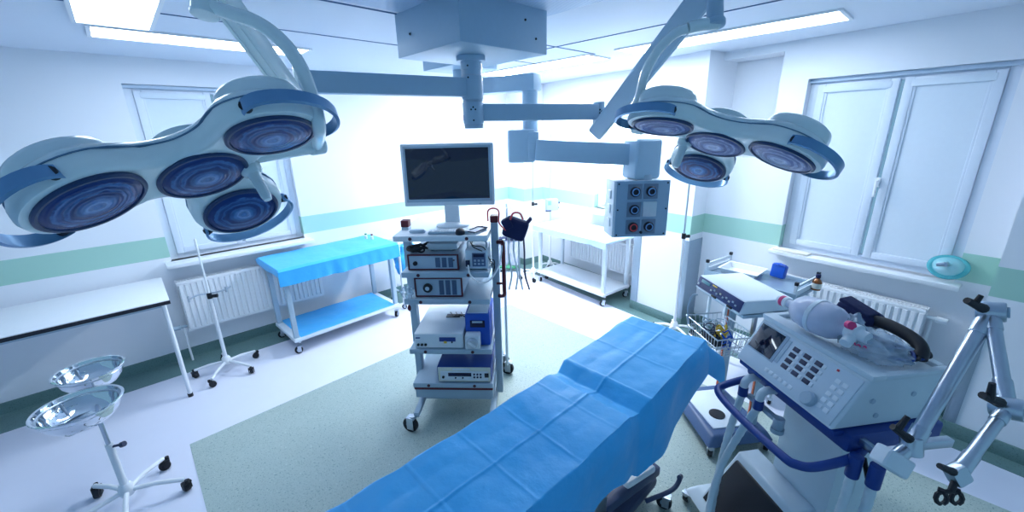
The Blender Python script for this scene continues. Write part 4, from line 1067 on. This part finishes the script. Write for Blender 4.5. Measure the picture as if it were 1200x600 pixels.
# items on the ventilator
zt = .925+VH+.006
mm = mV @ frame((.14, .06, VH+.10), (1, .10, .0), None)
A_ = thing('resuscitator_bag', 'translucent manual resuscitator bag lying on the ventilator', 'resuscitator', m=mm)
t = MB(mm); ml = frame((0, 0, 0), (0, 1, 0), (1, 0, 0))
t.lathe([(0, -.08), (.018, -.08), (.022, -.05), (.045, -.03), (.064, -.005), (.072, .04), (.073, .10), (.068, .14), (.056, .165), (.035, .178), (.028, .19), (.028, .2), (0, .2)], 40, ml); t.build('bag', MILKY, A_)
t = MB(mm); t.lathe([(.0735, .062), (.0755, .064), (.0755, .08), (.0735, .082)], 40, ml); t.build('band', DEVICE, A_)
t = MB(mm); t.lathe([(.0, -.12), (.02, -.12), (.024, -.105), (.024, -.075), (.018, -.07)], 24, ml); t.build('inlet_valve', WHITE, A_)
t = MB(mm); t.lathe([(.0205, -.112), (.0248, -.105), (.0248, -.09), (.0205, -.086)], 24, ml); t.build('inlet_band', PINK, A_)
t = MB(mm); t.lathe([(.028, .195), (.036, .2), (.036, .235), (.024, .24), (.022, .27), (0, .27)], 28, ml); t.cyl((.22, 0, 0), (.235, -.06, -.03), .02); t.build('patient_valve', DEVICE, A_)
t = MB(mm); t.cyl((.205, -.02, .03), (.225, -.03, .036), .016, n=16); t.build('valve_disc', PINK, A_)
mm = mV @ frame((.385, .165, VH+.056), (1, .2, 0))
t = MB(mm); t.blob((-.005, -.01, -.003), (.11, .08, .052), .32, 2.2, 12, sub=5); t.blob((-.085, -.035, .03), (.06, .05, .06), .4, 2.0, 4, sub=4); pb = tag(t.build('plastic_bag', CLEAR, None, 80), 'crumpled clear plastic bag with pink print on the ventilator', 'bag')
t = MB(mm)
for k in range(4): t.tube(spline([(-.06+.02*k, -.085, .0), (-.05+.02*k, -.095, .012+.005*(k % 2)), (-.04+.02*k, -.09, .0)], 4), .003, 6)
t.build('print', PINK, pb)
mm = mV @ frame((.24, .27, VH+.07), (1, .15, 0))
c = thing('pressure_cuff', 'folded dark navy cuff behind the resuscitator on the ventilator', 'cuff', m=mm)
t = MB(mm)
t.box((-.03, .0, .02), (.15, .11, .075), .03, rot=Matrix.Rotation(.25, 4, 'Y'), seg=4); t.build('pad', NAVY, c)
t = MB(mm); t.box((-.03, -.01, .058), (.13, .07, .018), .008, rot=Matrix.Rotation(.25, 4, 'Y'), seg=3); t.build('flap', NAVY, c)
mm = mV @ frame((.375, .275, VH+.045), (1, .1, 0))
c = thing('hose_roll', 'black rolled strap with hoses at the back corner of the ventilator', 'strap', m=mm)
t = MB(mm); t.tube(spline([(-.13, 0, .045), (-.05, .01, .05), (.04, 0, .04), (.085, -.02, .02), (.10, -.045, -.005)], 7), .024, 14); t.build('roll', BLACK, c)
for k in range(4):
    t = MB(mm); t.tube(spline([(-.1+.03*k, -.03, .0), (0+.02*k, -.06-.01*k, .01), (.07, -.05+.02*k, .015), (.11, -.10+.03*k, -.0), (.05, -.12+.02*k, -.015)], 7), .006, 8); t.build('hose', BLACK if k % 2 else NAVYP, c)
# ------------------------------------------------------------------ articulated arm
ar = thing('articulated_arm', 'jointed grey hose-holder arm with black levers clamped beside the ventilator', 'support arm', loc=at_d(1040, 540, 1.32))
def J(x, y, d): return at_d(x, y, d)
p0, p1, p2, p3 = J(1068, 522, 1.33), J(1161, 365, 1.36), J(1180, 478, 1.22), J(1122, 556, 1.12)
R1 = .0215
c0 = J(1045, 540, 1.33); ca = J(1110, 517, 1.34)
t = MB(frame(c0, J(1068, 552, 1.31)-J(1035, 532, 1.33), -FW)); t.box((0, 0, 0), (.10, .065, .06), .014, seg=3); t.build('clamp', DEVICE, ar)
t = MB(frame((p0+ca)/2, ca-p0, None)); t.box((0, 0, 0), (.15, .025, .03), .004); t.build('clamp_bar', STEEL, ar)
t = MB(); t.cyl(c0, p0, .022, bev=.004); t.cyl(p0-UP*.03, p0+UP*.03, .03, bev=.006); t.build('base_joint', STEEL, ar)
def seg_(a, b, name='arm_tube', r_=R1):
    t = MB(); d = (b-a).normalized(); t.cyl(a+d*.02, b-d*.03, r_, n=20); t.cyl(b-d*.09, b-d*.02, r_*1.16, n=20, bev=.004); t.cyl(a+d*.02, a+d*.07, r_*1.16, n=20, bev=.004); t.build(name, STEEL, ar)
seg_(p0, p1); seg_(p1, p2, r_=.019); seg_(p2, p3, r_=.0165)
for q, dd in ((p1, (RT*.8-FW)), (p2, (RT*.6-FW))):
    dd = dd.normalized(); t = MB(); t.cyl(q-dd*.035, q+dd*.035, .033, n=28, bev=.006); j = t.build('joint', STEEL, ar)
    t = MB(); t.cyl(q+dd*.034, q+dd*.042, .018, n=20, bev=.003); t.build('joint_cap', DEVGREY, j)
def lever(a, b, r_=.011):
    t = MB(); t.tube(spline([a, a.lerp(b, .3), b], 6), lambda q: r_*(1.15-.45*abs(q-.15)), 10); t.build('lever', BLACK, ar)
lever(J(1153, 362, 1.34), J(1133, 352, 1.33), .014); lever(J(1141, 358, 1.335), J(1150, 346, 1.32), .009)
lever(J(1172, 472, 1.20), J(1151, 463, 1.19), .014); lever(J(1160, 467, 1.19), J(1163, 449, 1.18), .010)
lever(J(1066, 515, 1.3), J(1046, 500, 1.3), .013); lever(J(1052, 503, 1.3), J(1064, 488, 1.29), .010)
lever(J(1117, 553, 1.10), J(1101, 546, 1.09), .010)
t = MB(frame(p3, p3-p2, -FW)); t.box((.0, 0, 0), (.045, .05, .035), .008); t.build('end_block', STEEL, ar)
t = MB(); t.cyl(p3, J(1114, 577, 1.11), .008, n=12); t.build('clip_stem', BLACK, ar)
for xx in (1103, 1121):
    t = MB(); q = J(xx, 582, 1.11); mq = frame(q, RT, -FW); t.m = Matrix()
    for s in (-1, 1):
        t.tube([q+RT*(s*.012*math.cos(a)*1.3)+UP*(.016*math.sin(a)-.004) for a in [math.radians(g) for g in (80, 45, 0, -40, -75)]], .006, 8)
    t.box(q+UP*.016, (.014, .014, .01)); t.build('hose_clip', BLACK, ar)
t = MB(); t.cyl(J(1101, 576, 1.11), J(1124, 576, 1.11), .006, n=10); t.build('clip_bar', BLACK, ar)

# ------------------------------------------------------------------ electrosurgical cart left of the ventilator
mE = Matrix.Translation((2.69, 1.003, .955)) @ Matrix.Rotation(math.radians(233.16), 4, 'Z')
EW, ED, EH, ES = .46, .30, .083, .030
o = thing('electrosurgical_unit', 'white electrosurgical unit with dark blue control strip behind the blue drape', 'medical device', m=mE)
t = MB(mE); t.hexa([(0, -ES, 0), (EW, -ES, 0), (EW, ED, .01), (0, ED, .01), (0, 0, EH), (EW, 0, EH), (EW, ED, EH), (0, ED, EH)], .01); t.build('housing', DEVICE, o)
esl = math.hypot(ES, EH); qy = V((0, ES, EH)).normalized(); mEP = mE @ frame((0, -ES, 0), (1, 0, 0), V((1, 0, 0)).cross(qy))
def ep(name, mt, u, v, w, h, z=.0, d=.005):
    t = MB(mEP); t.box((u*EW, v*esl, z), (w*EW, h*esl, d), .0015); return t.build(name, mt, o)
ep('control_strip', mat('strip_navy', C(18, 44, 108), .3), .5, .56, .97, .78, .001)
ep('display', mat('green_lcd', C(120, 170, 180), .3), .2, .72, .2, .22, .005)
ep('yellow_mark', YELLOW, .40, .84, .10, .09, .005)
for i in range(9): ep('button', DEVGREY if i % 3 else CREAM, .36+i*.066, .45+(.12 if i % 2 else 0), .03, .12, .005)
for u in (.46, .80): ep('socket', BLACK, u, .16, .10, .16, .004, .008)
ep('power_light', WHITE, .06, .40, .035, .16, .006)
c = thing('equipment_cart', 'dark grey-blue wheeled cart carrying the electrosurgical unit', 'cart', m=Matrix.Translation((mE @ V((EW/2, ED/2, -.955)))))
mc = mE
t = MB(mc); t.box2((.0, .0, -.025), (EW, ED, -.003), .006); t.build('top_plate', GREYM, c)
for x in (.06, EW-.06):
    t = MB(mc); t.box2((x-.02, .20, -.86), (x+.02, .25, -.02), .006); po = t.build('post', GREYM, c)
    t = MB(mc); t.box2((x-.006, .192, -.80), (x+.006, .202, -.10), .002); t.build('post_stripe', ORANGE, po)
CARTB = mat('cart_slate', C(66, 92, 132), .45)
t = MB(mc); t.hexa([(-.05, -.10, -.885), (EW+.06, -.14, -.885), (EW+.05, .32, -.885), (-.05, .32, -.885), (-.02, -.06, -.82), (EW+.02, -.09, -.82), (EW+.02, .28, -.82), (-.02, .28, -.82)], .018); t.build('base', CARTB, c)
t = MB(mc); t.box2((.04, -.05, -.822), (EW-.04, .2, -.812), .004); t.build('base_tread', DEVICE, c)
t = MB(mc); t.cyl((.30, .05, -.812), (.30, .05, -.806), .05, n=28); t.build('base_pad', BLACK, c)
for x, y in ((-.03, -.07), (EW+.03, -.10), (-.03, .28), (EW+.03, .28)): castor(c, mc @ Matrix.Translation((0, 0, -.955)), x, y, .035, .08, .026, .9)
# wire basket with cables
mb = mE @ Matrix.Translation((.02, -.02, -.33))
w = thing('wire_basket', 'chrome wire basket full of leads under the electrosurgical unit', 'basket', m=mb)
t = MB(mb); bw, bd, bh = .36, .26, .13
for z, k in ((bh, 1), (bh*.5, .93), (0, .86)):
    t.tube([(bw/2+sx*bw/2*k, bd/2+sy*bd/2*k-.06, z) for sx, sy in ((-1, -1), (1, -1), (1, 1), (-1, 1))], .0035 if z < bh else .005, 8, True)
for i in range(13):
    f_ = i/12; x = bw*f_
    for ys in (-1, 1): t.tube([(bw/2+(x-bw/2), bd/2+ys*bd/2-.06, bh), (bw/2+(x-bw/2)*.86, bd/2+ys*bd/2*.86-.06, 0)], .002, 6)
    t.tube([(bw/2+(x-bw/2)*.86, bd/2-bd/2*.86-.06, 0), (bw/2+(x-bw/2)*.86, bd/2+bd/2*.86-.06, 0)], .002, 6)
for i in range(9):
    y = bd*i/8-bd/2
    for xs in (-1, 1): t.tube([(bw/2+xs*bw/2, bd/2+y-.06, bh), (bw/2+xs*bw/2*.86, bd/2+y*.86-.06, 0)], .002, 6)
t.build('wires', STEEL, w)
t = MB(mb); t.box2((.03, bd-.075, bh), (.05, bd-.055, .28)); t.box2((bw-.05, bd-.075, bh), (bw-.03, bd-.055, .28)); t.build('hanger', STEEL, w)
cm_ = [(GREYM, 'pale grey lead coiled in the wire basket, left end'), (KEY, 'dark lead coiled in the wire basket, front'), (YELLOW, 'yellow cable coil in the middle of the wire basket'), (DEVGREY, 'grey lead looping out of the wire basket'), (BLUEP, 'blue plug lead at the right end of the wire basket')]
for i, (mt, lab) in enumerate(cm_):
    t = MB(mb); cx, cy = (.08, .15, .19, .12, .28)[i], (.06, .02, .08, .12, .06)[i]; pts = []
    for j in range(26):
        a = j*.75+i; rr = (.045, .05, .035, .05, .03)[i]*(1+.25*math.sin(j*1.7+i)); pts.append((cx+rr*math.cos(a), cy+rr*.8*math.sin(a), .03+.1*(j/25)+.015*math.sin(j*2.1+i)))
    t.tube(spline(pts, 4), .0065 if i == 2 else .004, 7); tag(t.build('lead_coil', mt), lab, 'cable', 'leads in the wire basket')
t = MB(mb); t.box((.17, .05, .03), (.14, .10, .045), .01); tag(t.build('cable_pouch', BLACK), 'black pouch lying on the floor of the wire basket', 'pouch')
# front bracket of the unit
t = MB(mE); t.tube(spline([(.09, -.06, -.02), (.08, -.09, -.03), (.06, -.10, -.12), (.06, -.08, -.25)], 6), .006, 8); tag(t.build('cable', GREYM), 'grey lead dropping from the front of the electrosurgical unit', 'cable')

# ------------------------------------------------------------------ overbed tray table with raised rails
z_ = .98
a = at_z(829.5, 306, z_); b = at_z(847.5, 295.5, z_); c_ = at_z(934, 333, z_); 
ax = (c_-a); ax.z = 0; TL_ = ax.length; ax.normalize()
dpt = .34
mm = frame((a.x, a.y, 0), ax)
zt = z_-.09
o = thing('tray_table', 'steel tray table with raised end rails before the right window', 'table', m=mm @ Matrix.Translation((TL_/2, dpt/2, 0)))
t = MB(mm); t.box2((-.01, -.01, zt-.025), (TL_+.01, dpt+.01, zt), .006); t.build('tray_top', mat('dull_steel', C(150, 172, 192), .35, .5), o)
t = MB(mm); t.box2((-.012, -.014, zt-.03), (TL_+.012, -.008, zt+.02), .002); t.box2((-.012, dpt+.008, zt-.03), (TL_+.012, dpt+.014, zt+.02), .002); t.build('lip', GREYM, o)
for x in (0, TL_):
    t = MB(mm)
    for y in (0, dpt): t.box2((x-.009, y-.009, zt-.06), (x+.009, y+.009, z_-.01), .002)
    t.box2((x-.006, 0, z_-.03), (x+.006, dpt, z_-.012), .002); t.box2((x-.004, 0, zt+.0), (x+.004, dpt, zt+.035)); rl = t.build('end_rail', DEVICE, o)
    for y in (0, dpt): t = MB(mm); t.box2((x-.011, y-.011, z_-.012), (x+.011, y+.011, z_+.012), .003); t.build('rail_cap', BLACK, rl)
for x in (.04, TL_-.04):
    for y in (.03, dpt-.03): t = MB(mm); t.cyl((x, y, .055), (x, y, zt-.02), .013); t.build('leg', DEVICE, o); castor(o, mm, x, y, .025, .065, .02, .5)
t = MB(mm); t.box2((.03, .02, .3), (TL_-.03, dpt-.02, .32), .004); t.build('lower_shelf', DEVICE, o)
m2 = mm @ frame((.19, .17, zt+.001), rz=.12)
t = MB(m2); q = [(-.13, -.11), (.13, -.11), (.13, .11), (-.13, .11)]
t.loft([[V((x*.88, y*.86, .0)) for x, y in q], [V((x, y, .045)) for x, y in q], [V((x*1.08, y*1.08, .046)) for x, y in q], [V((x*1.08, y*1.08, .043)) for x, y in q], [V((x*1.02, y*1.02, .04)) for x, y in q], [V((x*.9, y*.88, -.0)) for x, y in q]][:1]+[[V((x*1.0, y*1.0, .042)) for x, y in q], [V((x*1.09, y*1.09, .044)) for x, y in q], [V((x*1.09, y*1.09, .048)) for x, y in q], [V((x*.98, y*.98, .047)) for x, y in q], [V((x*.86, y*.84, .006)) for x, y in q]]); tag(t.build('instrument_tray', WHITE), 'shallow white tray on the left half of the steel tray table', 'tray')
m2 = mm @ frame((.40, .28, zt+.008), rz=-.1); t = MB(m2); t.box((0, 0, .05), (.10, .045, .10), .012, rot=Matrix.Rotation(-.18, 4, 'X'), seg=3); t.blob((0, .0, .1), (.045, .02, .012), .4, 4, 2, sub=3); tag(t.build('blue_pouch', BLUEP), 'small bright blue packet at the back of the steel tray table', 'packet')
m2 = frame(V((0, 0, zt+.001))+(mm @ V((.66, .25, 0))))
o = thing('medicine_bottle', 'small brown glass bottle with dark cap on the steel tray table', 'bottle', m=m2)
t = MB(m2); t.lathe([(0, 0), (.027, 0), (.029, .004), (.029, .058), (.022, .072), (.012, .08), (.012, .09), (0, .09)], 28); t.build('bottle', AMBER, o)
t = MB(m2); t.lathe([(.0293, .012), (.0296, .013), (.0296, .048), (.0293, .049)], 28); t.build('paper_label', LABELW, o)
t = MB(m2); t.lathe([(0, .088), (.015, .088), (.015, .108), (.013, .111), (0, .111)], 20); t.build('cap', NAVY, o)

# ------------------------------------------------------------------ things on the window sills
p = wb(4.755, B-.02, .99)
m2 = frame(p+V((0, 0, .083))-N*.01, -U, -N*.85+V((0, 0, .5)))
o = thing('oxygen_mask', 'cyan and clear plastic face mask lying on the right window sill', 'mask', m=m2)
t = MB(m2); t.tube([(.085*math.cos(2*PI*k/36), .068*math.sin(2*PI*k/36), .008*math.cos(4*PI*k/36)) for k in range(36)], .017, 12, True); t.build('cushion', CYAN, o)
t = MB(m2); t.lathe([(.08, .01), (.07, .035), (.045, .055), (.02, .062), (.02, .08), (0, .08)], 32, Matrix.Diagonal((1, .8, 1, 1))); t.build('shell', mat('cyan_film', C(160, 226, 236), .15, alpha=.6), o)
t = MB(m2); t.cyl((0, 0, .06), (.01, .02, .10), .016); t.cyl((.01, .02, .10), (.045, .03, .10), .012); t.build('connector', STEEL, o)
t = MB(MBW); t.box2((3.72, B-.09, .9715), (3.98, B+.0, .985), .003); tag(t.build('folded_paper', LABELW), 'flat folded white papers on the left end of the right window sill', 'papers')

# ------------------------------------------------------------------ light
wd = bpy.data.worlds.new('world'); sc.world = wd; wd.use_nodes = True
bg = wd.node_tree.nodes['Background']; bg.inputs[0].default_value = (.34, .68, 1, 1); bg.inputs[1].default_value = .40
